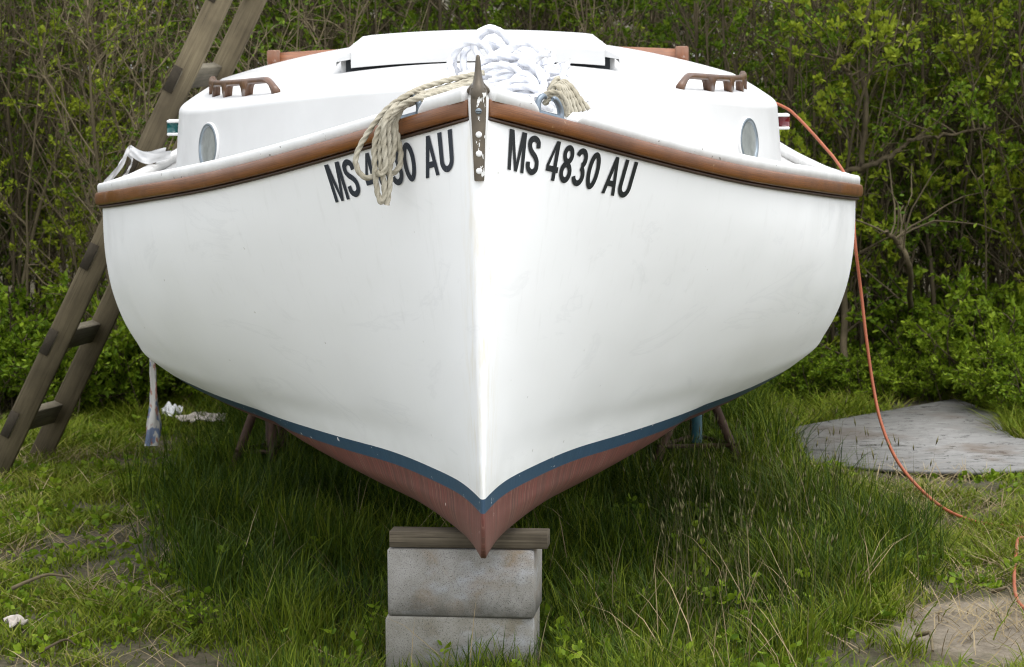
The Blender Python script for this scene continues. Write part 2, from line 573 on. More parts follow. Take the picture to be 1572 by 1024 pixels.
def section(Y):
    """half section at station Y, keel to sheer: arrays X, Z (dense)"""
    B, Z, W, K = (float(pchip(HY, a, Y)) for a in (HB, HZ, HW, HK))
    K = float(keelz(Y))
    s = np.clip((Y - .25) / 2.2, 0, 1); s = s * s * (3 - 2 * s)
    n, e = 1 + 1.8 * s, 1 - .14 * s
    q, r = 3.6 - 2.3 * min(1, s * 1.6), .58 + .34 * min(1, s * 1.6)
    k = min(.006, W * .5)
    pts = []
    for t in (0, .12, .3, .55, .8):
        pts.append((k + (W - k) * (1 - (1 - t) ** q) ** r, K + (ZW - .02 - K) * t))
    for t in (.07, .17, .32, .5, .68, .84, 1.0):
        g = (1 - (1 - t) ** n) ** e
        pts.append((W + (B - W) * g, ZW + (Z - ZW) * t))
    p = catmull([(a, b, 0) for a, b in pts], n=14)
    X, Zs = p[:, 0], np.maximum.accumulate(p[:, 1] + np.arange(len(p)) * 1e-7)
    nose = math.sqrt(max(0, 1 - (1 - min(Y, .010) / .010) ** 2))
    return X * nose, Zs


YS = np.concatenate([[0, .0008, .0025, .005, .009, .014, .019, .025, .035, .05, .07, .09], np.linspace(.115, 1.0, 34), np.linspace(1.03, 3.2, 56), np.linspace(3.3, 5.5, 24)])
SEC = [section(y) for y in YS]


def strip(z0, z1, rows, name, mat, parent):
    """both sides of the skin between two heights as one sheet"""
    V, U = [], []
    for y, (X, Z) in zip(YS, SEC):
        a = max(Z[0], z0) if z0 is not None else Z[0]
        b = z1 if z1 is not None else Z[-1]
        a = min(a, b)
        zz = np.linspace(0, 1, 60)
        # equal arc length rows
        zd = a + (b - a) * zz; xd = np.interp(zd, Z, X)
        L = np.concatenate([[0], np.cumsum(np.hypot(np.diff(xd), np.diff(zd)))])
        q = np.linspace(0, L[-1], rows)
        x = np.interp(q, L, xd) if L[-1] > 1e-9 else np.full(rows, xd[0])
        z = np.interp(q, L, zd) if L[-1] > 1e-9 else np.full(rows, a)
        V.append(np.concatenate([np.stack([-x[::-1], np.full(rows, y), z[::-1]], 1), np.stack([x, np.full(rows, y), z], 1)]))
        U.append(np.stack([np.full(2 * rows, y), np.concatenate([q[::-1], q])], 1))
    V, U = np.concatenate(V), np.concatenate(U)
    nv = 2 * rows
    F = grid_faces(len(YS), nv)
    if z0 is not None:                       # no floor between the two sides
        F = F[(F[:, 0] % nv) != rows - 1]
    else:
        pass
    return V, F, U, nv


boat = empty('sailboat', (0, 0, 0))
tag(boat, 'white wooden-railed catboat seen bow on, propped above the grass', 'sailboat')

V, F, U, nv = strip(ZW, None, 46, 'hull', None, None)
# transom
end = (len(YS) - 1) * nv
hull = obj('hull', V, [F, np.arange(end, end + nv)[None]], M['hull'], boat, U)
V, F, U, nv = strip(ZB, ZW, 5, '', None, None)
obj('boot_stripe', V, F, M['blue'], boat, U)
V, F, U, nv = strip(None, ZB, 26, '', None, None)
obj('bottom', V, F, M['red'], boat, U)

# --- sheer line sweep
YR = np.concatenate([np.linspace(.012, 1.0, 60), np.linspace(1.02, 5.5, 90)])


def sheer_pts(Ys, side):
    x = halfbeam(Ys); z = sheer(Ys)
    T = np.gradient(np.stack([x, Ys], 1), axis=0); T /= np.linalg.norm(T, axis=1)[:, None]
    N = np.stack([T[:, 1], -T[:, 0]], 1)      # outward
    return np.stack([side * x, Ys, z], 1), np.stack([side * N[:, 0], N[:, 1], 0 * x], 1)


def sweep(Ys, side, prof, mat, name, parent, scale=None):
    """profile points (out, up) swept along the sheer"""
    C, N = sheer_pts(Ys, side)
    prof = np.asarray(prof, float)
    if prof.ndim == 2: prof = np.broadcast_to(prof, (len(Ys),) + prof.shape)
    V = C[:, None] + N[:, None] * prof[:, :, :1] + np.array([0, 0, 1.]) * prof[:, :, 1:]
    n = prof.shape[1]
    s = np.concatenate([[0], np.cumsum(np.linalg.norm(np.diff(C, axis=0), axis=1))])
    U = np.stack(np.broadcast_arrays(s[:, None], np.arange(n)[None] / n), -1).reshape(-1, 2)
    F = [grid_faces(len(Ys), n, True), np.arange(n)[None], (np.arange(n)[::-1] + (len(Ys) - 1) * n)[None]]
    return obj(name, V.reshape(-1, 3), F, mat, parent, U)


th = np.linspace(-1, 1, 13) * 1.5
rub = np.array([(-.012, .008)] + [(.006 + .020 * math.cos(a) ** .35, .031 + .021 * math.sin(a)) for a in th] + [(-.012, .052)])
bead = np.array([(-.004, .0005), (.010, -.0005), (.0135, .003), (.012, .0075), (-.004, .0085)])
ramp_ = np.clip((YR - .012) / .10, 0, 1)
ramp_ = .22 + .78 * ramp_ * (2 - ramp_)


def rail_prof(p):
    q = np.broadcast_to(p, (len(YR),) + p.shape).copy()
    q[..., 0] = np.where(q[..., 0] > 0, q[..., 0] * ramp_[:, None], q[..., 0])
    return q


for sd in (-1, 1):
    sweep(YR, sd, rail_prof(rub), M['rail'], 'rub_rail', boat)
    sweep(YR, sd, rail_prof(bead), M['bead'], 'rail_bedding', boat)
# white stem head standing between the rail ends
zz_ = np.array([1.40, 1.44, 1.50, 1.54, 1.575, 1.604, 1.612])
wz_ = np.array([.0135, .016, .0205, .0235, .0255, .0265, .024])
ang_ = np.linspace(0, np.pi, 15)
V = np.array([[(w_ * math.copysign(abs(math.cos(a)) ** .55, math.cos(a)), .030 - .040 * math.sin(a) ** .45, z_) for a in ang_] for z_, w_ in zip(zz_, wz_)])
obj('stem_head', V.reshape(-1, 3), [grid_faces(7, 15), (np.arange(15) + 90)[None]], M['toe'], boat)


def toe_prof(Ys, hgt):
    out = []
    for y, h in zip(Ys, hgt):
        w = .017
        out.append([(-w - .012, .050), (.015, .050), (.016, .050 + h * .75), (.011, .050 + h), (-w, .050 + h * 1.05), (-w - .010, .050 + h * .8)])
    return np.array(out)


for sd in (-1, 1):
    y = np.concatenate([[.016], np.linspace(.02, .125, 14), np.linspace(.13, .15, 8)])
    h = .036 * np.clip(np.sqrt(np.clip((.1505 - y) / .018, 0, 1)), .03, 1)
    sweep(y, sd, toe_prof(y, h), M['toe'], 'toe_rail', boat)
    y = np.concatenate([np.linspace(.275, .30, 8), np.linspace(.31, 5.5, 130)])
    h = (.030 + .004 * np.sin(y * 1.2)) * np.clip(np.sqrt(np.clip((y - .2745) / .02, 0, 1)), .03, 1)
    sweep(y, sd, toe_prof(y, h), M['toe'], 'toe_rail', boat)

# deck with crown
YD = np.concatenate([np.linspace(.02, 1.2, 30), np.linspace(1.25, 5.5, 50)])
u = np.linspace(-1, 1, 33)
V = np.stack([halfbeam(YD)[:, None] * u[None] * .985, YD[:, None] + 0 * u[None], sheer(YD)[:, None] + .046 + .075 * halfbeam(YD)[:, None] * (1 - u[None] ** 2)], -1)
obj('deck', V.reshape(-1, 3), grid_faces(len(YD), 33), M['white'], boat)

# ------------------------------------------------------------------ cabin
def roofz(X, Y): return 1.586 + .030 * (Y - 1.2) - .155 * X ** 2


def plan(n=70):
    ph = np.linspace(0, np.pi / 2, n)
    a = np.stack([1.062 * np.sin(ph), 3.0 - 1.78 * np.cos(ph)], 1)
    b = np.stack([1.062 - .03 * np.linspace(0, 1, 10)[1:] ** 2, np.linspace(3.0, 4.1, 10)[1:]], 1)
    h = np.concatenate([a, b])
    return np.concatenate([h[::-1] * [-1, 1], h[1:]])


pl = plan()
Tn = np.gradient(pl, axis=0); Tn /= np.linalg.norm(Tn, axis=1)[:, None]
Nn = np.stack([-Tn[:, 1], Tn[:, 0]], 1) * -1
if Nn[len(pl) // 2][1] > 0: Nn *= -1            # outward is forward at the front
rr = .011
edge = roofz(pl[:, 0], pl[:, 1])
rowsV = []
for k in range(9):                             # wall, leaning in a little
    f = k / 8
    zb = sheer(pl[:, 1]) + .03
    z = zb + (edge - rr - zb) * f
    rowsV.append(np.stack([pl[:, 0] - Nn[:, 0] * .022 * f, pl[:, 1] - Nn[:, 1] * .022 * f, z], 1))
W8 = np.stack(rowsV)
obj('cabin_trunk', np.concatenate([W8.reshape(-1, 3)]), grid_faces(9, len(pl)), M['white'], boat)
rowsV = [W8[-1]]
for a in np.linspace(0, np.pi / 2, 7)[1:]:
    o_ = .022 + rr * (1 - math.cos(a)) * 1.3
    x, y = pl[:, 0] - Nn[:, 0] * o_, pl[:, 1] - Nn[:, 1] * o_
    rowsV.append(np.stack([x, y, edge - rr + rr * math.sin(a) + (roofz(x, y) - edge) * math.sin(a)], 1))
last = rowsV[-1]
for f in np.linspace(0, 1, 26)[1:]:
    x = last[:, 0] * (1 - f)
    y = last[:, 1]
    rowsV.append(np.stack([x, y, roofz(x, y)], 1))
RV = np.stack(rowsV)
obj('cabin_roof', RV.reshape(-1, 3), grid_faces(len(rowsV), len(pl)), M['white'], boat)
n2 = len(pl)
# aft bulkhead closes the cabin
bk = np.concatenate([[W8[0][0], W8[0][-1]], [W8[-1][-1], W8[-1][0]]])
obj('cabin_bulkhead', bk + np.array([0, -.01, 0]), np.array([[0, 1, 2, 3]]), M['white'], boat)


def wall_pt(side, s, up, out=0.):
    """point on the cabin wall: s metres from the front along the wall, at height up"""
    h = pl[n2 // 2:]; nh = Nn[n2 // 2:]
    L = np.concatenate([[0], np.cumsum(np.linalg.norm(np.diff(h, axis=0), axis=1))])
    x, y = np.interp(s, L, h[:, 0]), np.interp(s, L, h[:, 1])
    nx, ny = np.interp(s, L, nh[:, 0]), np.interp(s, L, nh[:, 1])
    zt = roofz(x, y) - rr; zb = sheer(y) + .03
    f = np.clip((up - zb) / (zt - zb), 0, 1)
    o_ = out - .022 * f
    return np.array([side * (x + nx * o_), y + ny * o_, up])


hL = pl[n2 // 2:]
sL = np.concatenate([[0], np.cumsum(np.linalg.norm(np.diff(hL, axis=0), axis=1))])


def s_at(y): return float(np.interp(y, hL[:, 1], sL))


def ell_ring(side, s0, z0, a, b, prof, n=56):
    """elliptical ring on the wall; prof of (radial offset, out)"""
    V = []
    for (dr, out) in prof:
        for k in range(n):
            t = 2 * math.pi * k / n
            V.append(wall_pt(side, s0 + (a + dr) * math.cos(t), z0 + (b + dr) * math.sin(t), out))
    F = grid_faces(len(prof), n, True)
    return np.array(V), F


for sd in (-1, 1):
    s0, z0 = s_at(1.97), 1.376
    pw = empty('portlight'); pw.parent = boat
    a, b = .090, .070
    V, F = ell_ring(sd, s0, z0, a, b, [(.008, .0), (.008, .004), (.006, .007), (.003, .008), (.001, .001)])
    obj('rim', V, F, M['toe'], pw)
    V, F = ell_ring(sd, s0, z0, a, b, [(.004, .0085), (.003, .0095), (-.006, .0095), (-.008, .003)])
    obj('frame', V, F, M['chrome'], pw)
    V, F = ell_ring(sd, s0, z0, a, b, [(-.005, .004), (-a * .35, .004), (-a * .40, .004)])
    V = [wall_pt(sd, s0, z0, .004)]
    n = 56; rows = 6
    for r_ in range(1, rows + 1):
        for k in range(n):
            t = 2 * math.pi * k / n
            V.append(wall_pt(sd, s0 + (a - .005) * r_ / rows * math.cos(t), z0 + (b - .005) * r_ / rows * math.sin(t), .004))
    F4 = grid_faces(rows, n, True) + 1
    F3 = np.array([[0, 1 + k, 1 + (k + 1) % n] for k in range(n)])
    obj('pane', np.array(V), [F4, F3], M['glass'], pw)

# grab rails, bent to the cabin edge: rail on six feet, arched cut-outs
for sd in (-1, 1):
    yy = np.linspace(1.93, 3.25, 110)
    off = np.interp(yy, [1.93, 3.25], [.215, .105])
    xx = np.interp(yy, hL[:, 1], hL[:, 0]) - off
    base = np.stack([sd * xx, yy, roofz(xx, yy)], 1)
    L = np.concatenate([[0], np.cumsum(np.linalg.norm(np.diff(base, axis=0), axis=1))])
    tot = L[-1]
    Tg = np.gradient(base, axis=0); Tg /= np.linalg.norm(Tg, axis=1)[:, None]
    Ng = np.cross(Tg, [0, 0, 1.])
    nf = 6
    pos = L / tot * (nf - 1)
    dist = np.abs(pos - np.round(pos)) * tot / (nf - 1)
    foot = .024
    low = np.where(dist < foot, -.004, .034 * np.sqrt(np.clip((dist - foot) / .018, 0, 1)))
    low = np.minimum(low, .034)
    ends = np.clip(np.minimum(L, tot - L) / .10, 0, 1)
    top = .016 + .038 * np.sin(ends * np.pi / 2)
    low = np.minimum(low, top - .012)
    w = .012
    ring = []
    for i in range(len(yy)):
        c = base[i]; nn = Ng[i]; zv = np.array([0, 0, 1.])
        ring.append([c - nn * w + zv * low[i], c + nn * w + zv * low[i], c + nn * w + zv * (top[i] - .007), c + nn * (w - .006) + zv * top[i],
                     c - nn * (w - .006) + zv * top[i], c - nn * w + zv * (top[i] - .007)])
    V = np.array(ring).reshape(-1, 3)
    obj('grab_rail', V, [grid_faces(len(yy), 6, True), np.arange(6)[None], (np.arange(6)[::-1] + (len(yy) - 1) * 6)[None]], M['grab'], boat, smooth=False)

# sliding hatch: cambered lid with turned-down front lip on two white runners
hat = empty('hatch', (0, 0, 0)); hat.parent = boat
HWD, HY0, HY1 = .468, 2.40, 3.35


def hz(x, y): return 1.700 + .012 * (y - HY0) - .105 * x ** 2


def lid():
    mb = MB()
    xs = np.concatenate([[-HWD, -HWD, -HWD + .050], np.linspace(-HWD + .08, HWD - .08, 25), [HWD - .050, HWD, HWD]])
    dz = np.concatenate([[-.060, -.036, -.002], np.zeros(25), [-.002, -.036, -.060]])
    ys = [HY0 - .010, HY0 - .004, HY0 + .05, HY0 + .3, HY0 + .6, HY1]
    dy = [-.021, -.017, 0, 0, 0, 0]
    V = np.array([[(x, y, hz(x, y) + d + e * (1 if abs(x) < HWD else .3)) for x, d in zip(xs, dz)] for y, e in zip(ys, dy)])
    mb.add(V.reshape(-1, 3), grid_faces(len(ys), len(xs)))
    q = np.linspace(-HWD + .048, HWD - .048, 40)
    V = np.array([[(x, HY0 - .010, hz(x, HY0 - .010) - .0212) for x in q], [(x, HY0 - .013, hz(x, HY0) - .026) for x in q],
                  [(x, HY0 - .015, hz(x, HY0) - .074) for x in q], [(x, HY0 + .006, hz(x, HY0) - .076) for x in q]])
    mb.add(V.reshape(-1, 3), grid_faces(4, 40))
    for sd in (-1, 1):                       # corner returns above the notches
        a, b = sd * (HWD - .048), sd * HWD
        V = [(a, HY0 - .010, hz(a, HY0) - .0215), (b, HY0 - .010, hz(b, HY0) - .042), (b, HY0 - .010, hz(b, HY0) - .050), (a, HY0 - .010, hz(a, HY0) - .046)]
        mb.add(V, np.array([[0, 1, 2, 3]]))
    return mb


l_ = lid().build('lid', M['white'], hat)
l_.data.set_sharp_from_angle(angle=R(16))
mb = MB()
q = np.linspace(-HWD + .03, HWD - .03, 40)
V = np.array([[(x, HY0 + .02, roofz(x, HY0 + .03) - .004) for x in q], [(x, HY0 + .02, hz(x, HY0) - .045) for x in q]])
mb.add(V.reshape(-1, 3), grid_faces(2, 40))
mb.build('shadow_gap', M['dark'], hat)  # dark sheet standing in for the shade under the hatch lid
for sd in (-1, 1):
    V, F = box(.026, .9, .07, .004)
    x = sd * (HWD - .026)
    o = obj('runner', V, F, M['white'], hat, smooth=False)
    o.location = (x, HY0 + .49, roofz(x, 2.9) + .012)
    o.rotation_euler = (math.atan(.030), 0, 0)

# varnished boards at the after end of the cabin, with end posts
cw = empty('companionway_trim'); cw.parent = boat
q = np.linspace(-.80, .80, 30)
def ctop(x): return 1.642 - .028 * (abs(x) / .8) ** 1.5
V = np.array([[(x, 4.12, ctop(x) - .22), (x, 4.12, ctop(x)), (x, 4.15, ctop(x)), (x, 4.15, ctop(x) - .22)] for x in q])
obj('board', V.reshape(-1, 3), [grid_faces(30, 4, True), np.arange(4)[None], (np.arange(4) + 116)[None]], M['cwood'], cw, smooth=False)
for sd in (-1, 1):
    V, F = box(.050, .05, .28, .004)
    o = obj('post', V, F, M['cend'], cw, smooth=False)
    o.location = (sd * .80, 4.135, 1.485)

# running lights on the cabin sides
for sd, lm in ((-1, 'green_lens'), (1, 'red_lens')):
    rl = empty('running_light'); rl.parent = boat
    c = Vector((sd * 1.098, 3.2, 1.375))
    V, F = tube([c + Vector((0, 0, -.020)), c + Vector((0, 0, .020))], .024, 18)[:2]
    o = obj('lens', V, F, M[lm], rl)
    mb = MB()
    for z in (.020, -.026):
        V, F = box(.085, .07, .010, .003)
        mb.add(V + np.array([c.x - sd * .022, c.y, c.z + z + .003]), F)
    V, F = box(.012, .06, .05, .002)
    mb.add(V + np.array([c.x - sd * .05, c.y, c.z]), F)
    mb.build('housing', M['toe'], rl, smooth=False)

# ------------------------------------------------------------------ stemhead fitting, chocks
fit = empty('stemhead_fitting'); fit.parent = boat
# plate down the face of the stem
yy = [(1.630, .0175), (1.60, .0195), (1.57, .0190), (1.52, .0165), (1.46, .0145), (1.405, .0125), (1.400, .0115)]
V = []
for z, w in yy:
    for x in np.linspace(-1, 1, 9):
        V.append((w * x, -.013 + .006 * x * x, z))
mbp = MB().add(V, grid_faces(len(yy), 9))
V2 = np.array([[(w * sx, -.007, z), (w * sx, .01, z)] for sx in (-1, 1) for z, w in yy]).reshape(-1, 3)
mbp.add(V2, np.concatenate([grid_faces(7, 2), grid_faces(7, 2) + 14]))
mbp.add([(-.0115, -.008, 1.4), (.0115, -.008, 1.4), (.0115, .01, 1.4), (-.0115, .01, 1.4)], np.array([[0, 1, 2, 3]]))
mbp.build('stem_plate', M['bronze'], fit)
# horn: vertical spike widening to a saddle
prof = [(1.604, .024, .03), (1.622, .023, .034), (1.634, .018, .030), (1.645, .013, .022), (1.658, .0098, .016), (1.675, .008, .012), (1.692, .0068, .010), (1.704, .0056, .008), (1.710, .0035, .005), (1.7115, .0005, .001)]
V = []
for z, rx, ry in prof:
    for k in range(20):
        t = 2 * math.pi * k / 20
        V.append((rx * math.cos(t), .014 + ry * math.sin(t), z))
mbh = MB().add(V, grid_faces(len(prof), 20, True))
for sd in (-1, 1):                               # the two wings over the rail caps
    path = catmull([(sd * .008, .010, 1.640), (sd * .022, .022, 1.624), (sd * .040, .042, 1.614), (sd * .056, .062, 1.607)], n=6)
    V, F, U = tube(path, np.linspace(.011, .004, len(path)), 10)
    V[:, 2] = 1.612 + (V[:, 2] - 1.612) * .8
    mbh.add(V, F)
mbh.build('horn', M['bronze'], fit)
for i, z in enumerate((1.573, 1.515, 1.468, 1.425)):
    V, F, U = tube([(0, -.010, z), (0, -.0150, z), (0, -.0165, z), (0, -.0174, z), (0, -.0178, z), (0, -.0179, z)], [.0080, .0078, .0068, .0048, .0024, .0003], 16)
    sc = obj('screw', V, F, M['toe'] if i else M['chrome'], fit)
    if i == 0:
        V, F = box(.013, .002, .0022, 0)
        obj('slot', V + np.array([0, -.0178, z]), F, M['dark'], sc, smooth=False)

for sd in (-1, 1):
    C, N = sheer_pts(np.array([.2, .215, .23]), sd)
    c, nn = C[1], N[1]
    tn = C[2] - C[0]; tn /= np.linalg.norm(tn)
    base = c - nn * .018 + np.array([0, 0, .056])
    ck = MB()
    path = catmull([base - tn * .055, base - tn * .02, base + tn * .02, base + tn * .055], n=5)
    V, F, U = tube(path, .009, 10); ck.add(V, F)
    for e in (-1, 1):
        p0 = base + tn * .040 * e
        up = np.array([0, 0, 1.])
        path = catmull([p0 + tn * .008 * e, p0 + up * .016 + tn * .010 * e, p0 + up * .034 + tn * .002 * e, p0 + up * .046 - tn * .014 * e, p0 + up * .044 - tn * .026 * e], n=6)
        V, F, U = tube(path, np.concatenate([np.linspace(.010, .008, len(path) - 8), np.linspace(.008, .0055, 8)]), 10)
        ck.add(V, F)
    o = ck.build('bow_chock', M['galv'], boat)

# ------------------------------------------------------------------ registration numbers
def hull_pt(side, s, d, out=.002):
    """point on the topsides: s metres along the sheer from the stem, d metres down the skin"""
    L = HULL_L; Y = np.interp(s, L, HULL_Y)
    X, Z = section(Y)
    X, Z = X[::-1], Z[::-1]
    A = np.concatenate([[0], np.cumsum(np.hypot(np.diff(X), np.diff(Z)))])
    x, z = np.interp(d, A, X), np.interp(d, A, Z)
    x2, z2 = np.interp(d + .02, A, X), np.interp(d + .02, A, Z)
    X3, Z3 = section(Y + .02); x3 = np.interp(z, Z3, X3)
    t1 = np.array([x2 - x, 0, z2 - z]); t2 = np.array([x3 - x, .02, 0])
    n = np.cross(t2, t1); n /= np.linalg.norm(n)
    if n[0] < 0: n = -n
    p = np.array([x, Y, z]) + n * out
    return p * np.array([side, 1, 1])


HULL_Y = np.linspace(0.02, 1.2, 200)
HULL_L = np.concatenate([[0], np.cumsum(np.hypot(np.diff(halfbeam(HULL_Y)), np.diff(HULL_Y)))])


def arc(cx, cy, rx, ry, a0, a1, n=22):
    return [(cx + rx * math.cos(R(a)), cy + ry * math.sin(R(a))) for a in np.linspace(a0, a1, n)]


def ribbon(path, w, closed=False):
    p = np.asarray(path, float)
    T = (np.roll(p, -1, 0) - np.roll(p, 1, 0)) if closed else np.gradient(p, axis=0)
    T /= np.linalg.norm(T, axis=1)[:, None]
    N = np.stack([-T[:, 1], T[:, 0]], 1)
    wx = np.array([w, w * .82])                 # strokes a little thinner across the top
    a, b = p + N * wx / 2, p - N * wx / 2
    q = []
    for i in range(len(p) if closed else len(p) - 1):
        j = (i + 1) % len(p)
        q.append([a[i], a[j], b[j], b[i]])
    return q


def rect(x0, y0, x1, y1): return [(x0, y0), (x1, y0), (x1, y1), (x0, y1)]


SW = .185
S_path = catmull([(x, y, 0) for x, y in [(.50, .70), (.47, .85), (.30, .918), (.13, .85), (.105, .71), (.20, .59), (.40, .47), (.505, .34), (.485, .17), (.30, .082), (.115, .16), (.085, .32)]], n=6)[:, :2]
GL = {
    'M': (.78, [rect(0, 0, .155, 1), rect(.625, 0, .78, 1), [(.155, 1), (.155, .62), (.325, 0), (.39, 0), (.39, .22), (.21, 1)], [(.625, 1), (.57, 1), (.39, .22), (.39, 0), (.455, 0), (.625, .62)]]),
    'S': (.60, ribbon(S_path, SW)),
    '4': (.60, [rect(.34, 0, .51, 1), rect(0, .21, .34, .36), rect(.51, .21, .60, .36), [(0, .36), (.135, .36), (.34, .79), (.34, 1)]]),
    '8': (.60, ribbon(arc(.3, .735, .175, .175, 0, 360, 33)[:-1], SW * .95, True) + ribbon(arc(.3, .285, .205, .20, 0, 360, 37)[:-1], SW, True)),
    '3': (.60, ribbon(arc(.28, .725, .20, .19, 165, -75, 24), SW) + ribbon(arc(.275, .295, .225, .21, 78, -165, 28), SW)),
    '0': (.60, ribbon(arc(.3, .5, .205, .41, 0, 360, 45)[:-1], SW, True)),
    'A': (.70, [[(0, 0), (.165, 0), (.43, 1), (.265, 1)], [(.70, 0), (.535, 0), (.35, .70), (.43, 1)], rect(.20, .22, .50, .37)]),
    'U': (.66, ribbon([(.0925, 1), (.0925, .8), (.0925, .6), (.0925, .4)] + arc(.33, .31, .2375, .228, 175, 365, 24) + [(.5675, .4), (.5675, .6), (.5675, .8), (.5675, 1)], SW)),
}


def lettering(side, s_a, s_b, dtop, hgt, mat):
    grp = empty('registration_number'); grp.parent = boat
    tot = sum(.30 if c == ' ' else GL[c][0] + .085 for c in 'MS 4830 AU') - .085
    x = 0.
    for ch in 'MS 4830 AU':
        if ch == ' ':
            x += .30; continue
        w, ps = GL[ch]
        mb = MB()
        for i, q in enumerate(ps):
            V = [hull_pt(side, s_a + (s_b - s_a) * (qx + x) / tot, dtop + hgt * (1 - qy), .0022 + .00003 * (i % 7)) for qx, qy in q]
            mb.add(V, np.arange(len(q))[None])
        mb.build('digit' if ch.isdigit() else 'letter', mat, grp, smooth=False)
        x += w + .085


lettering(1, .068, .632, .006, .102, M['letter'])
lettering(-1, .612, .052, .008, .104, M['letter_worn'])

# ------------------------------------------------------------------ ropes
WHITE = wh = MB()


def rope(pts, r, mb, step=.003, sides=15, wob=.0):
    dp = .22 if mb is WHITE else .34
    p = catmull(pts, step=step)
    if wob:
        p = p + wob * np.sin(np.arange(len(p))[:, None] * .02 + rng.uniform(0, 6, 3)[None])
    V, F, U = tube(p, r, sides, True, (dp, r * 4.4))
    mb.add(V, F, U)


def px(pts, d0, d1=None):
    n = len(pts)
    return [P(a, b, d0 + ((d1 if d1 is not None else d0) - d0) * i / (n - 1)) for i, (a, b) in enumerate(pts)]


tan = MB(); RT = .0059
# strands lying along the deck behind the toe rail, then over the chock and down the bow
deckA = px([(742, 112), (730, 114), (705, 119), (680, 125), (648, 135)], 7.32, 7.26)
hangA = px([(625, 146), (603, 160), (585, 177), (566, 202), (551, 228), (546, 249), (554, 268), (567, 273), (580, 266), (590, 264), (602, 266), (613, 256), (615, 235), (611, 212), (609, 193), (613, 174), (624, 160), (640, 150)], 7.19, 7.19)
rope(deckA + hangA + px([(661, 141), (690, 132), (722, 124)], 7.26, 7.3), RT, tan)
rope(px([(735, 119), (699, 130), (680, 137), (655, 143), (629, 146)], 7.31, 7.22) + px([(600, 170), (582, 198), (575, 223), (575, 254), (577, 277), (580, 298), (585, 310), (590, 300), (589, 277), (585, 255), (583, 230), (587, 202), (600, 178), (622, 158), (650, 149)], 7.165) + px([(690, 137), (724, 127)], 7.25, 7.28), RT, tan)
rope(px([(728, 126), (700, 137), (670, 147), (640, 155)], 7.28, 7.2) + px([(612, 168), (597, 191), (597, 221), (597, 254), (599, 277), (596, 301), (594, 315)], 7.17), RT, tan)
rope(px([(726, 121), (690, 134), (650, 148), (618, 158)], 7.3, 7.2) + px([(592, 184), (589, 212), (591, 240), (592, 258), (584, 268), (578, 262)], 7.155), RT, tan)
rope(px([(640, 156), (615, 166), (604, 186), (606, 215), (603, 240), (598, 258)], 7.20, 7.17), RT, tan)
to = tan.build('mooring_rope', M['rope_tan'])
tag(to, 'weathered tan rope led through the chock and hanging in loops over the registration number', 'rope')

RW = .0082
rope(px([(697, 122), (691, 101), (695, 87), (704, 74), (717, 66), (729, 63.5), (748, 65), (769, 68), (790, 76), (810, 92)], 7.5, 7.7), RW, wh)
rope(px([(715, 116), (711, 90), (717, 75), (728, 69), (752, 71), (775, 77), (800, 92)], 7.52, 7.62), RW, wh)
rope(px([(748, 108), (737, 89), (730, 76), (729, 62), (736, 50), (748, 43.5), (760, 45), (771, 53), (780, 63), (793, 74), (811, 84), (826, 104)], 7.5, 7.6), RW, wh)
rope(px([(842, 72), (848, 83), (846, 96), (838, 108), (826, 122)], 7.62, 7.5), RW * 1.1, wh)
rope(px([(836, 117), (850, 114), (864, 114), (879, 122), (891, 139), (899, 157)], 7.46, 7.42), RW, wh)
rope(px([(828, 110), (850, 108), (868, 104), (871, 99)], 7.5, 7.6), RW, wh)
rope(px([(838, 128), (856, 121), (872, 124), (886, 138), (896, 158)], 7.43, 7.40), RW, wh)
# strands that arch over the heap
def jit(pts, a=3.): return [(x_ + rng.uniform(-a, a), y_ + rng.uniform(-a, a)) for x_, y_ in pts]


for k in range(7):
    f = k / 6
    rope(px(jit([(722 + 40 * f, 116 - 14 * f), (745 + 24 * f, 94 - 16 * f), (778 + 16 * f, 84 - 14 * f), (806 + 16 * f, 94 - 14 * f), (818 + 22 * f, 118 - 20 * f), (822 + 18 * f, 142 - 24 * f)]), 7.42 + .26 * f, 7.44 + .22 * f), RW, wh)
for k in range(7):
    f = k / 6
    rope(px(jit([(756 - 6 * f, 112 + 34 * f), (778, 100 + 36 * f), (800, 93 + 38 * f), (820, 100 + 36 * f), (832 - 6 * f, 118 + 26 * f), (828 - 8 * f, 142 + 12 * f)], 3.5), 7.47 - .17 * f, 7.43 - .10 * f), RW, wh)
for k in range(6):
    f = k / 5
    rope(px(jit([(800 + 34 * f, 96 + 6 * f), (818 + 18 * f, 104 + 12 * f), (836 - 4 * f, 124 + 6 * f), (832 - 20 * f, 142 + 2 * f), (822 - 50 * f, 152 - 4 * f)]), 7.40 + .05 * f, 7.30), RW, wh)
for k in range(10):
    c = P(786, 116, 7.62) + Vector((rng.uniform(-.06, .06), rng.uniform(-.02, .14), rng.uniform(-.08, .03)))
    a0 = rng.uniform(0, 6.28); tilt = rng.uniform(-.5, .5)
    rope([c + Vector((.105 * math.cos(a0 + j * .72), .09 * math.sin(a0 + j * .72), .14 * math.sin(a0 + j * .72 + 1.2) * tilt)) for j in range(8)], RW, wh, .005)
for cx_, cy_, rx_, ry_, dd in ((726, 94, 30, 30, 7.56), (758, 76, 28, 30, 7.6), (806, 100, 30, 34, 7.47), (842, 106, 24, 24, 7.43), (768, 122, 34, 22, 7.40)):
    a0 = rng.uniform(0, 6.28)
    rope(px([(cx_ + rx_ * math.cos(a0 + j_ * .66), cy_ + ry_ * math.sin(a0 + j_ * .66)) for j_ in range(9)], dd, dd - .06), RW, wh)
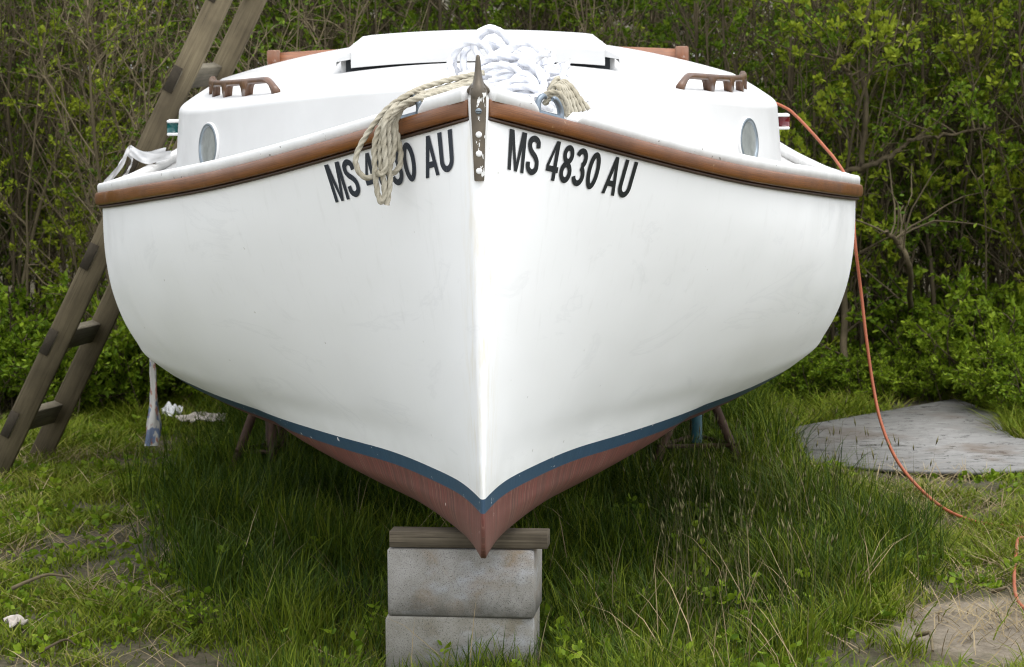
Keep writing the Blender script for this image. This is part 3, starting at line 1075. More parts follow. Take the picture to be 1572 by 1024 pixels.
for k in range(4):
    rope(px([(705 + 4 * k, 118 + 2 * k), (725, 111 + 3 * k), (748, 105 + 4 * k), (770, 104 + 4 * k), (790, 110 + 3 * k)], 7.46 - .02 * k, 7.44), RW, wh)
wo = wh.build('coiled_rope', M['rope_white'])
tag(wo, 'heap of bright white three-strand rope piled on the foredeck behind the stem', 'rope')

tc = MB()
for k in range(7):
    f = k / 6
    rope(px(jit([(842 + 10 * f, 152 - 26 * f), (850 + 16 * f, 134 - 10 * f), (858 + 20 * f, 136 - 2 * f), (862 + 30 * f, 150 + 2 * f), (866 + 38 * f, 178 - 10 * f)], 1.2), 7.34 + .07 * f, 7.32 + .07 * f), .0049, tc)
for k in range(3):
    f = k / 2
    rope(px(jit([(834, 146 + 14 * f), (845, 141 + 12 * f), (860, 144 + 12 * f), (870, 158 + 12 * f), (873, 176 + 6 * f)], 1.5), 7.31 + .02 * f, 7.30), .0049, tc)
rope(px([(838, 160), (843, 140), (852, 124), (857, 120)], 7.33, 7.40), .0055, tc)
tco = tc.build('coiled_rope', M['rope_tan'])
tag(tco, 'tan rope coil bound with white line beside the right bow chock', 'rope')

# ------------------------------------------------------------------ block stack under the stem
BR = -.15
bc = Vector((.0, .0, 0))
left, right = P(600, 900, 7.5).x, P(829, 900, 7.5).x
cx = (left + right) / 2
def block(z, dz, w, d, dx, mat, label, rot):
    V, F = box(w, d, dz, .005, 1)
    V = V + rng.normal(0, .0012, V.shape)
    o = obj('concrete_block', V, F, mat, smooth=False)
    o.location = (cx + dx, .5 + d / 2, z + dz / 2)
    o.rotation_euler = (0, 0, rot)
    return tag(o, label, 'concrete block', 'blocks under the bow')
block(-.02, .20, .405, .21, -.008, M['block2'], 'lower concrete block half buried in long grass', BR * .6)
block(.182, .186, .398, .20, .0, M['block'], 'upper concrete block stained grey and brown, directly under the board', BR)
V, F = box(.430, .075, .044, .0018)
cb = obj('wood_board', V, F, M['capw'], smooth=False)
cb.location = (cx + .013, .540, .370 + .0225); cb.rotation_euler = (R(-1), 0, BR * .8)
tag(cb, 'short weathered board on top of the blocks under the keel', 'board')

# ------------------------------------------------------------------ boat stands
def stand(name, top, foot, legm, label, post):
    o = empty('boat_stand', (top[0], top[1], 0))
    tx, ty, tz = 0, 0, top[2]
    for i, (dx, dy) in enumerate(foot):
        V, F, U = tube([(tx + dx * .1, ty + dy * .1, tz - .10), (dx, dy, -.01)], .017, 10)
        obj('leg', V, F, legm[i], o)
    V, F, U = tube([(0, 0, tz - .02), (0, 0, .14)], .021, 12)
    obj('post', V, F, post, o)
    V, F = box(.2, .16, .03, .004)
    pd = obj('pad', V, F, M['capw'], o, smooth=False)
    pd.location = (0, 0, tz - .005)
    pd.rotation_euler = (0, -math.copysign(.28, top[0]), 0)
    mb = MB()
    for i in range(3):
        a, b = foot[i], foot[(i + 1) % 3]
        V, F, U = tube([(a[0] * .75, a[1] * .75, tz * .28), (b[0] * .75, b[1] * .75, tz * .28)], .008, 8)
        mb.add(V, F)
    mb.build('brace', M['rust'], o)
    tag(o, label, 'boat stand', 'boat stands propping the hull')


stand('l', (-.80, 3.6, .50), [(-.17, -.12), (.02, -.15), (.06, .20)], [M['rust']] * 3, 'rusty brown tripod stand under the left side of the hull', M['rust'])
stand('r', (.815, 3.6, .50), [(.19, -.10), (-.20, -.12), (.0, .22)], [M['rust']] * 3, 'boat stand with a blue-green post under the right side of the hull', M['teal'])

# ------------------------------------------------------------------ ladder
lad = empty('wooden_ladder', G(40, 720))
tag(lad, 'weathered wooden ladder leaning on the left side of the boat', 'ladder')
DF, DB = 10.75, 11.3
fa, fb = P(-6, 724, DF), P(372, -75, DF)
ba, bb = P(56, 712, DB), P(424, -70, DB)
lad.matrix_basis = Matrix.Translation(G(40, 720))
beam('side_rail', fa, fb, .092, .042, M['ladder'], lad)
beam('side_rail', ba, bb, .088, .042, M['ladder'], lad)
nrm = Vector((fb.x - fa.x, 0, fb.z - fa.z)).normalized()
prp = Vector((-nrm.z, 0, nrm.x))
for yf in (653, 525, 393, 262, 122, -15):
    tF = (724 - yf) / 799.
    a = fa.lerp(fb, tF) + prp * .024
    b = ba.lerp(bb, tF + .012) + prp * .02
    d = (b - a).normalized()
    beam('rung', a - d * .024, b, .085, .040, M['rung'], lad, up=prp, bev=.003)
    # dark end of the rung let into the near rail
    beam('rung_end', a - d * .030, a - d * .0235, .105, .036, M['rung_end'], lad, up=prp, bev=.001)

# ------------------------------------------------------------------ cloth tie, bag, litter
def ribbon3(path, width, wdir, n=7, crumple=.15, seed=0):
    r2 = np.random.default_rng(seed)
    p = catmull(path, n=10)
    T, N, B = frames(p)
    w = np.interp(np.linspace(0, 1, len(p)), np.linspace(0, 1, len(width)), width)
    u = np.linspace(-1, 1, n)
    wd = np.asarray(wdir, float)
    ph = r2.uniform(0, 6, n)
    fold = np.stack([np.sin(np.linspace(0, 9, len(p)) * (1 + .3 * math.sin(q)) + q) for q in ph], 1)
    V = p[:, None] + wd[None, None] * (u[None, :, None] * w[:, None, None]) + np.cross(T, wd)[:, None] * (crumple * fold * w[:, None])[..., None]
    th_ = np.cross(T, wd)[:, None] * .003
    V2 = V + th_
    a = grid_faces(len(p), n)
    k = len(p) * n
    return np.concatenate([V.reshape(-1, 3), V2.reshape(-1, 3)]), np.concatenate([a, a[:, ::-1] + k])


mb = MB()
for i, (pts, w) in enumerate([
        ([P(158, 290, 10.45), P(178, 262, 10.5), P(192, 240, 10.6), P(199, 229, 10.65)], [.03, .022, .02, .018]),
        ([P(199, 230, 10.64), P(212, 236, 10.66), P(230, 238, 10.68), P(252, 234, 10.72)], [.018, .012, .014, .02]),
        ([P(199, 230, 10.64), P(214, 239, 10.64), P(232, 243, 10.64), P(262, 237, 10.70)], [.018, .02, .022, .014]),
        ([P(195, 232, 10.66), P(203, 243, 10.64), P(200, 258, 10.60), P(188, 276, 10.5)], [.012, .008, .01, .012])]):
    V, F = ribbon3(pts, w, (.25, 0, .97), 6, .25, i)
    mb.add(V, F)
cl = mb.build('cloth_tie', M['cloth'])
tag(cl, 'white cloth knotted round the ladder at the deck edge', 'cloth')

# plastic bag twisted into a hanging strip
zt = 24
path = np.array([tuple(P(233 + 4 * math.sin(i * .4), 300 + (684 - 300) * i / zt, 11.0)) for i in range(zt + 1)])
ww = np.interp(np.arange(zt + 1), [0, 12, 14, 16, 18, 20, 22, 23, 24], [.007, .008, .009, .011, .012, .015, .026, .029, .022])
V = []
for i, c in enumerate(path):
    for k in range(14):
        t = 2 * math.pi * k / 14
        rr_ = ww[i] * (1 + .30 * math.sin(3 * t + i * .9) + .12 * math.sin(5 * t - i * 1.7))
        V.append((c[0] + rr_ * math.cos(t), c[1] + rr_ * .55 * math.sin(t), c[2]))
o = obj('plastic_bag', V, [grid_faces(zt + 1, 14, True), np.arange(14)[None]], M['bag'])
tag(o, 'twisted printed plastic bag hanging to the grass beside the hull', 'plastic bag')


def rag(name, c, rx, ry, h, seed, mat, label, cat, rot=0):
    r2 = np.random.default_rng(seed)
    n = 40
    a = r2.uniform(0, 6, 12)
    V = []
    for i in range(n):
        for j in range(n):
            x, y = i / (n - 1) * 2 - 1, j / (n - 1) * 2 - 1
            k = .78 + .22 * math.sin(3 * math.atan2(y, x) + a[0]) + .1 * math.sin(5 * math.atan2(y, x) + a[1])
            z = h * (.5 + .5 * math.sin(4 * x + a[2] + 2 * math.sin(3 * y + a[3]))) * (1 - .6 * max(abs(x), abs(y))) + .25 * h * math.sin(9 * y + 5 * x + a[4])
            V.append((x * rx * k, y * ry * k, max(z, 0) + .01))
    V = np.array(V)
    cs, sn = math.cos(rot), math.sin(rot)
    V = np.stack([V[:, 0] * cs - V[:, 1] * sn, V[:, 0] * sn + V[:, 1] * cs, V[:, 2]], 1)
    V2 = V + np.array([0, 0, .004])
    f = grid_faces(n, n)
    o = obj(name, np.concatenate([V, V2]), np.concatenate([f[:, ::-1], f + n * n]), mat)
    o.location = c
    tag(o, label, cat)


rag('rag', G(264, 640), .045, .06, .05, 3, M['cloth'], 'crumpled white rag on the grass left of the hull', 'rag')
M['cloth2'] = m_simple('dirty_pale_cloth', (.46, .41, .36), .9, 0, .35, 18)
rag('rag', G(312, 648), .11, .10, .03, 5, M['cloth2'], 'dirty pale rag lying flat in the grass near the left boat stand', 'rag', .2)
rag('paper_scrap', G(24, 962), .035, .05, .02, 8, M['cloth2'], 'scrap of white paper on the lawn at the lower left', 'litter', .5)

# ------------------------------------------------------------------ plywood
gz = .0
pc = [G(1196, 664, gz), G(1468, 616, gz), G(1543, 644, gz), G(1540, 664, gz), G(1556, 676, gz), G(1640, 692, gz), G(1660, 720, gz), G(1497, 729, gz), G(1400, 727, gz), G(1250, 716, gz)]
ctr = sum(pc, Vector()) / len(pc)
loc = [p - ctr for p in pc]
n = len(loc)
V = [(p.x, p.y, z) for z in (0, .013) for p in loc]
F = [np.arange(n)[::-1][None], (np.arange(n) + n)[None], np.array([[i, (i + 1) % n, n + (i + 1) % n, n + i] for i in range(n)])]
o = obj('plywood_sheet', V, F, M['ply'], smooth=False)
o.location = ctr
tag(o, 'grey weathered plywood sheet with a broken corner lying in the grass', 'plywood')

# ------------------------------------------------------------------ extension cord
pts = [Vector((1.02, 3.55, 1.46)), P(1203, 164, 10.45), P(1222, 178, 10.4), P(1246, 203, 10.3), P(1268, 228, 10.2), P(1283, 246, 10.1), P(1300, 275, 9.95), P(1309, 320, 9.85), P(1313, 376, 9.8), P(1322, 450, 9.8), P(1330, 520, 9.75), P(1340, 590, 9.7), P(1353, 650, 9.62), P(1376, 705, 9.55), P(1410, 748, 9.5), P(1450, 781, 9.5), G(1492, 799, .02), G(1530, 806, .012), G(1590, 812, .012), G(1640, 825, .012), G(1640, 845, .012), G(1600, 835, .02), G(1566, 826, .03), G(1560, 850, .012), G(1557, 885, .012), G(1560, 915, .012), G(1574, 935, .012), G(1620, 960, .012)]
V, F, U = tube(catmull(pts, step=.01), .0056, 10)
o = obj('extension_cord', V, F, M['cord'], None, U)
tag(o, 'orange extension cord running from the cabin over the rail to the ground', 'cord')

exec('pass')
# ------------------------------------------------------------------ ground
def gnoise(x, y):
    return (.018 * np.sin(1.7 * x + .6) * np.cos(1.3 * y + .2) + .010 * np.sin(4.1 * x + 2.3 * y) + .006 * np.sin(9.3 * y - 6.1 * x))


gx = np.concatenate([-np.geomspace(4.2, 400, 22)[::-1], np.linspace(-4, 4, 110), np.geomspace(4.2, 400, 22)])
gy = np.concatenate([-np.geomspace(8, 400, 18)[::-1], np.linspace(-7.6, 12, 200), np.geomspace(12.3, 600, 24)])
XX, YY = np.meshgrid(gx, gy, indexing='ij')
V = np.stack([XX, YY, gnoise(XX, YY) * (np.abs(YY) < 40) - .015], -1).reshape(-1, 3)
o = obj('ground', V, grid_faces(len(gx), len(gy)), M['ground'])
o['kind'] = 'structure'

# ------------------------------------------------------------------ grass
def blades(x, y, h, w, lean, bend, az, z0=-.02):
    """numpy blades: three segments, curved over"""
    n = len(x)
    d = np.stack([np.cos(az), np.sin(az)], 1)
    s = np.stack([-np.sin(az + rng.uniform(-1, 1, n)), np.cos(az + rng.uniform(-1, 1, n))], 1)
    base = np.stack([x, y], 1)
    V = np.zeros((n, 7, 3))
    z = gnoise(x, y) + z0
    for i, (t, wf) in enumerate(((0, .8), (.4, 1.), (.75, .7))):
        off = d * (h * (lean * t + bend * t * t))[:, None]
        zz = z + h * (t - .35 * bend * t * t * t)
        V[:, 2 * i, :2] = base + off + s * (w * wf)[:, None] / 2
        V[:, 2 * i + 1, :2] = base + off - s * (w * wf)[:, None] / 2
        V[:, 2 * i, 2] = V[:, 2 * i + 1, 2] = zz
    V[:, 6, :2] = base + d * (h * (lean + bend))[:, None]
    V[:, 6, 2] = z + h * (1 - .35 * bend)
    k = np.arange(n)[:, None] * 7
    q = np.concatenate([k + np.array([[0, 1, 3, 2]]), k + np.array([[2, 3, 5, 4]])])
    t3 = k + np.array([[4, 5, 6]])
    return V.reshape(-1, 3), [q, t3]


def fbm(x, y, s, seed=0):
    v = 0
    for i in range(4):
        a = seed * 1.7 + i * 2.1
        v = v + np.sin(x * s * 1.9 ** i + a + 1.3 * np.sin(y * s * 1.7 ** i + a)) * np.cos(y * s * 1.83 ** i + a * 1.3) * .55 ** i
    return v * .5 + .5


def tall_mask(x, y):
    """1 where the long grass stands: round the boat and out to the right"""
    wob = .16 * (fbm(x, y, 1.7, 3) - .5)
    lft = np.interp(y, [-1, .7, 1.6, 2.6, 4.2, 6], [-.62, -.72, -.92, -1.22, -1.25, -1.2])
    rgt = np.interp(y, [-1, .6, 1.0, 1.6, 2.1, 2.6, 3.2, 4.0, 5, 6], [.9, .95, 1.18, 1.45, 1.58, 1.52, 1.22, 1.2, 1.3, 1.5])
    return np.clip((x - lft + wob) / .22, 0, 1) * np.clip((rgt - x + wob) / .16, 0, 1)


def sand_mask(x, y):
    c = G(1530, 955)
    return ((x - c.x - .25) / .62) ** 2 + ((y - c.y + .03) / .52) ** 2 + (fbm(x, y, 4, 9) - .5) * .8


def on_ply(x, y):
    m = np.zeros(len(x), bool)
    a = [(p.x, p.y) for p in pc]
    for i in range(len(a)):
        (x1, y1), (x2, y2) = a[i], a[(i + 1) % len(a)]
        c = ((y1 > y) != (y2 > y)) & (x < (x2 - x1) * (y - y1) / (y2 - y1 + 1e-9) + x1)
        m ^= c
    return m


def on_block(x, y):
    return (np.abs(x - cx) < .23) & (y > .49) & (y < .74)


def scatter(n, x0, x1, y0, y1): return rng.uniform(x0, x1, n), rng.uniform(y0, y1, n)


# long grass, thicker in tufts
x, y = scatter(190000, -1.6, 2.1, -.2, 5.6)
tm = tall_mask(x, y)
tuft = fbm(x, y, 6.5, 1)
keep = (rng.uniform(0, 1, len(x)) < tm * np.clip(.35 + 1.1 * (tuft - .3), .12, 1)) & ~on_ply(x, y) & ~on_block(x, y)
x, y, tuft = x[keep], y[keep], tuft[keep]
hm = np.interp(y, [-.2, .5, 1.2, 2.2, 3.5, 5.5], [.21, .20, .20, .26, .28, .22])
hm = hm * np.where(x > .9, 1.12, 1)
hm = hm * np.where((np.abs(x - cx) < .3) & (y < .5), .95, 1)
h = .88 * hm * (.55 + .5 * tuft) * rng.uniform(.6, 1.25, len(x))
pale = rng.uniform(0, 1, len(x)) < np.clip(.20 + .55 * (fbm(x, y, 2.3, 12) - .35) + .35 * (y < 1.15) + .12 * (x > .9), .05, .8)
for k_, nm, mt, lb in ((~pale, 'tall_grass', 'grass', 'long dark green grass growing under and beside the boat'), (pale, 'meadow_grass', 'lawn', 'paler yellow-green long grass mixed in round the boat and blocks')):
    n_ = int(k_.sum())
    V, F = blades(x[k_], y[k_], h[k_], rng.uniform(.0020, .0044, n_), rng.uniform(.0, .35, n_), rng.uniform(.1, .9, n_) ** 1.5, rng.uniform(0, 6.28, n_))
    tag(obj(nm, V, F, M[mt]), lb, 'grass', kind='stuff')

# short lawn elsewhere
x, y = scatter(440000, -4.0, 4.0, -.3, 6.2)
tm = tall_mask(x, y)
pt = fbm(x, y, 3.1, 5) * .6 + fbm(x, y, 11, 6) * .4
sm = sand_mask(x, y)
keep = (rng.uniform(0, 1, len(x)) < (1 - .65 * tm) * np.clip((pt - .24) * 2.6, .05, 1) * np.clip((sm - .75) * 2.2, .015, 1)) & ~on_ply(x, y) & ~on_block(x, y)
x, y, pt, sm = x[keep], y[keep], pt[keep], sm[keep]
h = (.028 + .075 * np.clip(pt - .2, 0, 1)) * rng.uniform(.5, 1.5, len(x)) * np.where(y > 4.4, 1.6, 1) * np.where((x > .8) & (y < 1.6), 1.35, 1) * np.where(x < -.8, .8, 1)
V, F = blades(x, y, h, rng.uniform(.0028, .0055, len(x)), rng.uniform(.1, .6, len(x)), rng.uniform(.2, 1., len(x)), rng.uniform(0, 6.28, len(x)))
o = obj('lawn_grass', V, F, M['lawn'])
tag(o, 'short patchy lawn grass around the boat', 'grass', kind='stuff')

# dry straw lying and standing
x, y = scatter(52000, -2.6, 2.6, -.2, 5.4)
tm = tall_mask(x, y)
pt = fbm(x, y, 3.4, 8) * .5 + fbm(x, y, 9, 4) * .5
keep = (rng.uniform(0, 1, len(x)) < np.clip((pt - .48) * 3.2, 0.03, 1) * (1 - .85 * tm)) & ~on_ply(x, y) & ~on_block(x, y)
x, y = x[keep], y[keep]
V, F = blades(x, y, rng.uniform(.03, .10, len(x)), rng.uniform(.0022, .004, len(x)), rng.uniform(.6, 2.2, len(x)), rng.uniform(.2, 1., len(x)), rng.uniform(0, 6.28, len(x)))
mb = MB().add(V, F)
x, y = scatter(900, -.8, 1.7, .1, 2.6)
keep = (rng.uniform(0, 1, len(x)) < tall_mask(x, y) * np.where((x > .3) & (y < 1.5), 1, .22)) & ~on_block(x, y)
x, y = x[keep], y[keep]
V, F = blades(x, y, rng.uniform(.16, .34, len(x)), rng.uniform(.002, .0034, len(x)), rng.uniform(0, .5, len(x)), rng.uniform(.1, .8, len(x)), rng.uniform(0, 6.28, len(x)))
mb.add(V, F)
o = mb.build('dry_grass', M['straw'])
tag(o, 'dry straw and dead grass stems scattered through the lawn', 'dry grass', kind='stuff')

# stalks with seed heads at the right
x, y = scatter(1500, .55, 1.75, .9, 3.6)
keep = rng.uniform(0, 1, len(x)) < tall_mask(x, y) * np.clip(fbm(x, y, 3, 2) * 1.3 - .15, 0, 1)
x, y = x[keep], y[keep]
mb = MB()
hh = rng.uniform(.24, .42, len(x)); az = rng.uniform(0, 6.28, len(x)); ln = rng.uniform(.02, .22, len(x))
V, F = blades(x, y, hh, np.full(len(x), .0016), ln, ln * .5, az)
mb.add(V, F)
hx, hy, hzz = x + np.cos(az) * hh * ln * 1.4, y + np.sin(az) * hh * ln * 1.4, gnoise(x, y) + hh * .95 - .02
k = len(x)
HV = np.zeros((k, 6, 3))
L, w = rng.uniform(.022, .045, k), rng.uniform(.0025, .004, k)
for i, (a, b, c) in enumerate(((0, 0, 0), (1, 0, .4), (-.5, .87, .4), (-.5, -.87, .4), (.4, .2, .75), (0, 0, 1))):
    HV[:, i, 0] = hx + a * w + np.cos(az) * L * c * .3; HV[:, i, 1] = hy + b * w + np.sin(az) * L * c * .3; HV[:, i, 2] = hzz + c * L
kk = np.arange(k)[:, None] * 6
mb.add(HV.reshape(-1, 3), np.concatenate([kk + np.array([[a, b, c]]) for a, b, c in ((0, 1, 2), (0, 2, 3), (0, 3, 1), (5, 2, 1), (5, 3, 2), (5, 1, 3))]))
o = mb.build('seeding_grass', M['seed'])
tag(o, 'tall brown-tipped grass stalks in seed right of the boat', 'grass', kind='stuff')

# ------------------------------------------------------------------ leaves, trees, shrubs
def leaf_mesh(c, d, size, aspect=.55, r2=rng):
    """leaf-shaped folded faces at points c pointing along d"""
    n = len(c)
    d = d / (np.linalg.norm(d, axis=1)[:, None] + 1e-9)
    rv = r2.normal(0, 1, (n, 3)); s = np.cross(d, rv); s /= np.linalg.norm(s, axis=1)[:, None] + 1e-9
    u = np.cross(s, d)
    L = size[:, None]
    V = np.zeros((n, 6, 3))
    V[:, 0] = c
    V[:, 1] = c + d * L * .35 + s * L * aspect * .5 + u * L * .08
    V[:, 2] = c + d * L * .75 + s * L * aspect * .36 + u * L * .06
    V[:, 3] = c + d * L
    V[:, 4] = c + d * L * .75 - s * L * aspect * .36 + u * L * .06
    V[:, 5] = c + d * L * .35 - s * L * aspect * .5 + u * L * .08
    k = np.arange(n)[:, None] * 6
    return V.reshape(-1, 3), np.concatenate([k + np.array([[0, 1, 2, 3]]), k + np.array([[0, 3, 4, 5]])])


def grow(r2, p, d, L, n, wob, up=.0):
    pts = [np.array(p, float)]
    d = np.array(d, float)
    for i in range(n):
        d = d + r2.normal(0, wob, 3) + np.array([0, 0, up]); d /= np.linalg.norm(d)
        pts.append(pts[-1] + d * L / n)
    return np.array(pts)


def tree_variant(seed, H, stems, spread, nleaf, lsize, leafmat, barkmat, bare=.3, rad=(.004, .013), lo=.2):
    r2 = np.random.default_rng(seed)
    tb = MB(); tips = []
    for s in range(stems):
        a = r2.uniform(0, 6.28)
        h = H * r2.uniform(.65, 1.)
        p0 = (r2.normal(0, .09) + .1 * math.cos(a), r2.normal(0, .09) + .1 * math.sin(a), -.05)
        path = grow(r2, p0, (spread * math.cos(a), spread * math.sin(a), 1), h, 12, .06, .04)
        r0 = r2.uniform(*rad)
        V, F, U = tube(catmull(path, n=2), np.linspace(r0, r0 * .3, 25), 6); tb.add(V, F, U)
        nb = int(r2.integers(10, 17))
        for b in range(nb):
            t = r2.uniform(.10, .97); i = int(t * 11)
            q = path[i] + (path[i + 1] - path[i]) * (t * 11 - i)
            az = r2.uniform(0, 6.28); el = r2.uniform(.5, 2.6)
            bl = r2.uniform(.2, .6) * (1.15 - .4 * t)
            br = grow(r2, q, (math.cos(az), math.sin(az), el), bl, 6, .14, .06)
            V, F, U = tube(br, np.linspace(r0 * .42, .0022, 7), 4); tb.add(V, F, U)
            for w in range(int(r2.integers(4, 8))):
                j = int(r2.integers(1, 7))
                az2 = az + r2.normal(0, 1.2)
                tw = grow(r2, br[j], (math.cos(az2), math.sin(az2), r2.uniform(.0, 1.8)), r2.uniform(.06, .22), 3, .2)
                V, F, U = tube(tw, np.linspace(.0028, .0013, 4), 3); tb.add(V, F, U)
                if r2.uniform() > bare: tips.append(tw)
    per = max(3, nleaf // max(1, len(tips)))
    C, Dd = [], []
    for tw in tips:
        # a rosette at the tip and a few leaves lower on the twig
        k = int(r2.integers(max(3, per // 2), per * 2))
        t = 1 - np.abs(r2.normal(0, .28, k)); t = np.clip(t, .1, 1) * (len(tw) - 1)
        i = np.minimum(t.astype(int), len(tw) - 2)
        C.append(tw[i] + (tw[i + 1] - tw[i]) * (t - i)[:, None] + r2.normal(0, .005, (k, 3)))
        Dd.append((tw[i + 1] - tw[i]) / (np.linalg.norm(tw[i + 1] - tw[i], axis=1)[:, None]) * .6 + r2.normal(0, .7, (k, 3)) + np.array([0, 0, .3]))
    C, Dd = np.concatenate(C), np.concatenate(Dd)
    m = C[:, 2] > lo
    C, Dd = C[m], Dd[m]
    V, F = leaf_mesh(C, Dd, r2.uniform(.55, 1.3, len(C)) * lsize, .5, r2)
    trunk = mesh_np('trunk', np.concatenate(tb.V), [np.concatenate(f) for f in tb.F.values()], barkmat, np.concatenate(tb.U))
    crown = mesh_np('crown', V, [F], leafmat)
    return trunk, crown


VAR = []
for i in range(8):
    VAR.append(tree_variant(100 + i, 3.0, 7 + i % 3, .07 + .03 * (i % 3), 8600 + 1500 * (i % 3), .0225, M['leaf'] if i % 3 else M['leaf_bright'], M['bark'] if i % 3 else M['bark_pale'], .15 + .15 * (i % 2)))
BRT = [tree_variant(300 + i, 2.6, 6, .13, 8500, .032, M['leaf_bright'], M['bark'], .08) for i in range(2)]
BARE = [tree_variant(400 + i, 2.8, 9, .08, 2600, .021, M['leaf'], M['bark_pale'] if i else M['bark'], .5, (.004, .011)) for i in range(3)]


def plant(name, var, x, y, rz, sc, label, cat, group):
    o = empty(name, (x, y, -.02), (0, 0, rz))
    o.scale = (sc, sc, sc * random.uniform(.92, 1.1))
    tag(o, label, cat, group)
    link('trunk', var[0], o)
    link('crown', var[1], o)
    return o


def side_of(x):
    return 'left' if x < -.9 else ('right' if x > .9 else 'back')


SIDE = {'left': 'left of the boat', 'right': 'right of the boat', 'back': 'directly behind the cabin'}
k = 0
for row, (y0, num, xw) in enumerate(((6.1, 23, 4.5), (6.9, 26, 4.8), (7.8, 24, 5.1), (8.9, 21, 5.7))):
    for i in range(num):
        x = -xw + 2 * xw * (i + .5) / num + random.uniform(-.13, .13)
        y = y0 + random.uniform(-.3, .35)
        sd = side_of(x)
        if row == 0 and sd == 'back': continue
        kind = random.random()
        if kind < (.44 if x < 0 else .33):
            v = random.choice(BARE)
            lb = 'thin nearly leafless grey-brown sapling in the thicket ' + SIDE[sd]; nm = 'bare_sapling'; gp = 'bare saplings ' + SIDE[sd]
        else:
            v = VAR[(k * 5 + row) % 8]
            lb = 'slender multi-stemmed tree with small green leaves in the thicket ' + SIDE[sd]; nm = 'thicket_tree'; gp = 'thicket trees ' + SIDE[sd]
        plant(nm, v, x, y, random.uniform(0, 6.28), random.uniform(.9, 1.15), lb, 'tree', gp)
        k += 1
plant('leafy_tree', BRT[0], 1.62, 6.0, .3, .98, 'bright yellow-green leafy tree beyond the right grab rail', 'tree', None)
plant('leafy_tree', BRT[1], 2.72, 5.9, 2.0, 1.0, 'bright yellow-green leafy tree at the right edge of the thicket', 'tree', None)

# two crooked thick-limbed trees at the right
def crooked(name, paths, radii, label, seed, nleaf=500):
    r2 = np.random.default_rng(seed)
    org = np.array(paths[0][0])
    o = empty(name, tuple(org))
    tb = MB(); C, Dd = [], []
    for pth, (ra, rb) in zip(paths, radii):
        p = catmull([np.array(tuple(q)) - org for q in pth], n=8)
        p = p + r2.normal(0, .004, p.shape)
        V, F, U = tube(p, np.linspace(ra, rb, len(p)), 9); tb.add(V, F, U)
        for j in range(10):
            i = int(r2.integers(4, len(p) - 1))
            tw = grow(r2, p[i], (r2.normal(0, 1), r2.normal(0, .6), .7), r2.uniform(.2, .5), 5, .2)
            V, F, U = tube(tw, np.linspace(.005, .002, 6), 5); tb.add(V, F, U)
            kk = nleaf // 20
            C.append(tw[r2.integers(2, 6, kk)] + r2.normal(0, .02, (kk, 3))); Dd.append(r2.normal(0, 1, (kk, 3)))
    tb.build('trunk', M['bark'], o)
    C = np.concatenate(C); Dd = np.concatenate(Dd)
    V, F = leaf_mesh(C, Dd, r2.uniform(.02, .034, len(C)), .5, r2)
    obj('crown', V, F, M['leaf'], o)
    tag(o, label, 'tree')


crooked('crooked_tree', [[G(1300, 618), P(1296, 480, 12.75), P(1302, 370, 12.75), P(1318, 270, 12.75), P(1330, 180, 12.75), P(1322, 90, 12.8), P(1340, -40, 12.9)],
                         [P(1300, 262, 12.75), P(1340, 252, 12.7), P(1378, 232, 12.7), P(1400, 215, 12.7), P(1455, 206, 12.65), P(1520, 196, 12.6)],
                         [P(1318, 160, 12.75), P(1306, 120, 12.7), P(1296, 105, 12.65), P(1282, 85, 12.6)]],
        [(.018, .010), (.014, .005), (.010, .004)], 'crooked grey tree with a long level limb right of the boat', 5, 900)
crooked('crooked_tree', [[P(1412, 590, 13.4), P(1420, 500, 13.4), P(1466, 420, 13.4), P(1520, 380, 13.4), P(1590, 330, 13.4)],
                         [P(1440, 450, 13.4), P(1470, 330, 13.5), P(1500, 250, 13.5), P(1512, 100, 13.5), P(1530, -50, 13.6)]],
        [(.014, .009), (.011, .006)], 'dark tree leaning out of the frame at the right edge', 6, 900)
crooked('fallen_branch', [[G(1392, 560), P(1398, 420, 12.2), P(1380, 375, 12.1), P(1362, 356, 12.0)]], [(.014, .009)], 'pale broken branch sticking up beside the hull at the right', 7, 40)

# low bushes along the edge of the thicket
def shrub_variant(seed, rad, hgt, nleaf, lsize, mat):
    r2 = np.random.default_rng(seed)
    tb = MB(); C, Dd = [], []
    for s in range(16):
        a = r2.uniform(0, 6.28); l = hgt * r2.uniform(.7, 1.25)
        st = grow(r2, (r2.normal(0, rad * .3), r2.normal(0, rad * .3), -.02), (.55 * math.cos(a), .55 * math.sin(a), 1), l, 7, .14)
        V, F, U = tube(st, np.linspace(.005, .002, 8), 5); tb.add(V, F, U)
        for b in range(5):
            j = int(r2.integers(2, 7)); az = r2.uniform(0, 6.28)
            tw = grow(r2, st[j], (math.cos(az), math.sin(az), r2.uniform(.2, 1)), r2.uniform(.08, .2), 4, .2)
            V, F, U = tube(tw, np.linspace(.003, .0014, 5), 4); tb.add(V, F, U)
            kk = nleaf // 80
            t = r2.uniform(.5, 4, kk); i = np.minimum(t.astype(int), 3)
            C.append(tw[i] + (tw[i + 1] - tw[i]) * (t - i)[:, None] + r2.normal(0, .006, (kk, 3)))
            Dd.append((tw[i + 1] - tw[i]) * 20 + r2.normal(0, .7, (kk, 3)))
    C, Dd = np.concatenate(C), np.concatenate(Dd)
    V, F = leaf_mesh(C, Dd, r2.uniform(.65, 1.25, len(C)) * lsize, .48, r2)
    return (mesh_np('stems', np.concatenate(tb.V), [np.concatenate(f) for f in tb.F.values()], M['bark'], np.concatenate(tb.U)), mesh_np('foliage', V, [F], mat))


SH = [shrub_variant(500 + i, .22, .42, 3200, .030, M['leaf_shrub']) for i in range(4)]


WD = [shrub_variant(600 + i, .05, .16, 240, .050, M['leaf_shrub']) for i in range(2)]


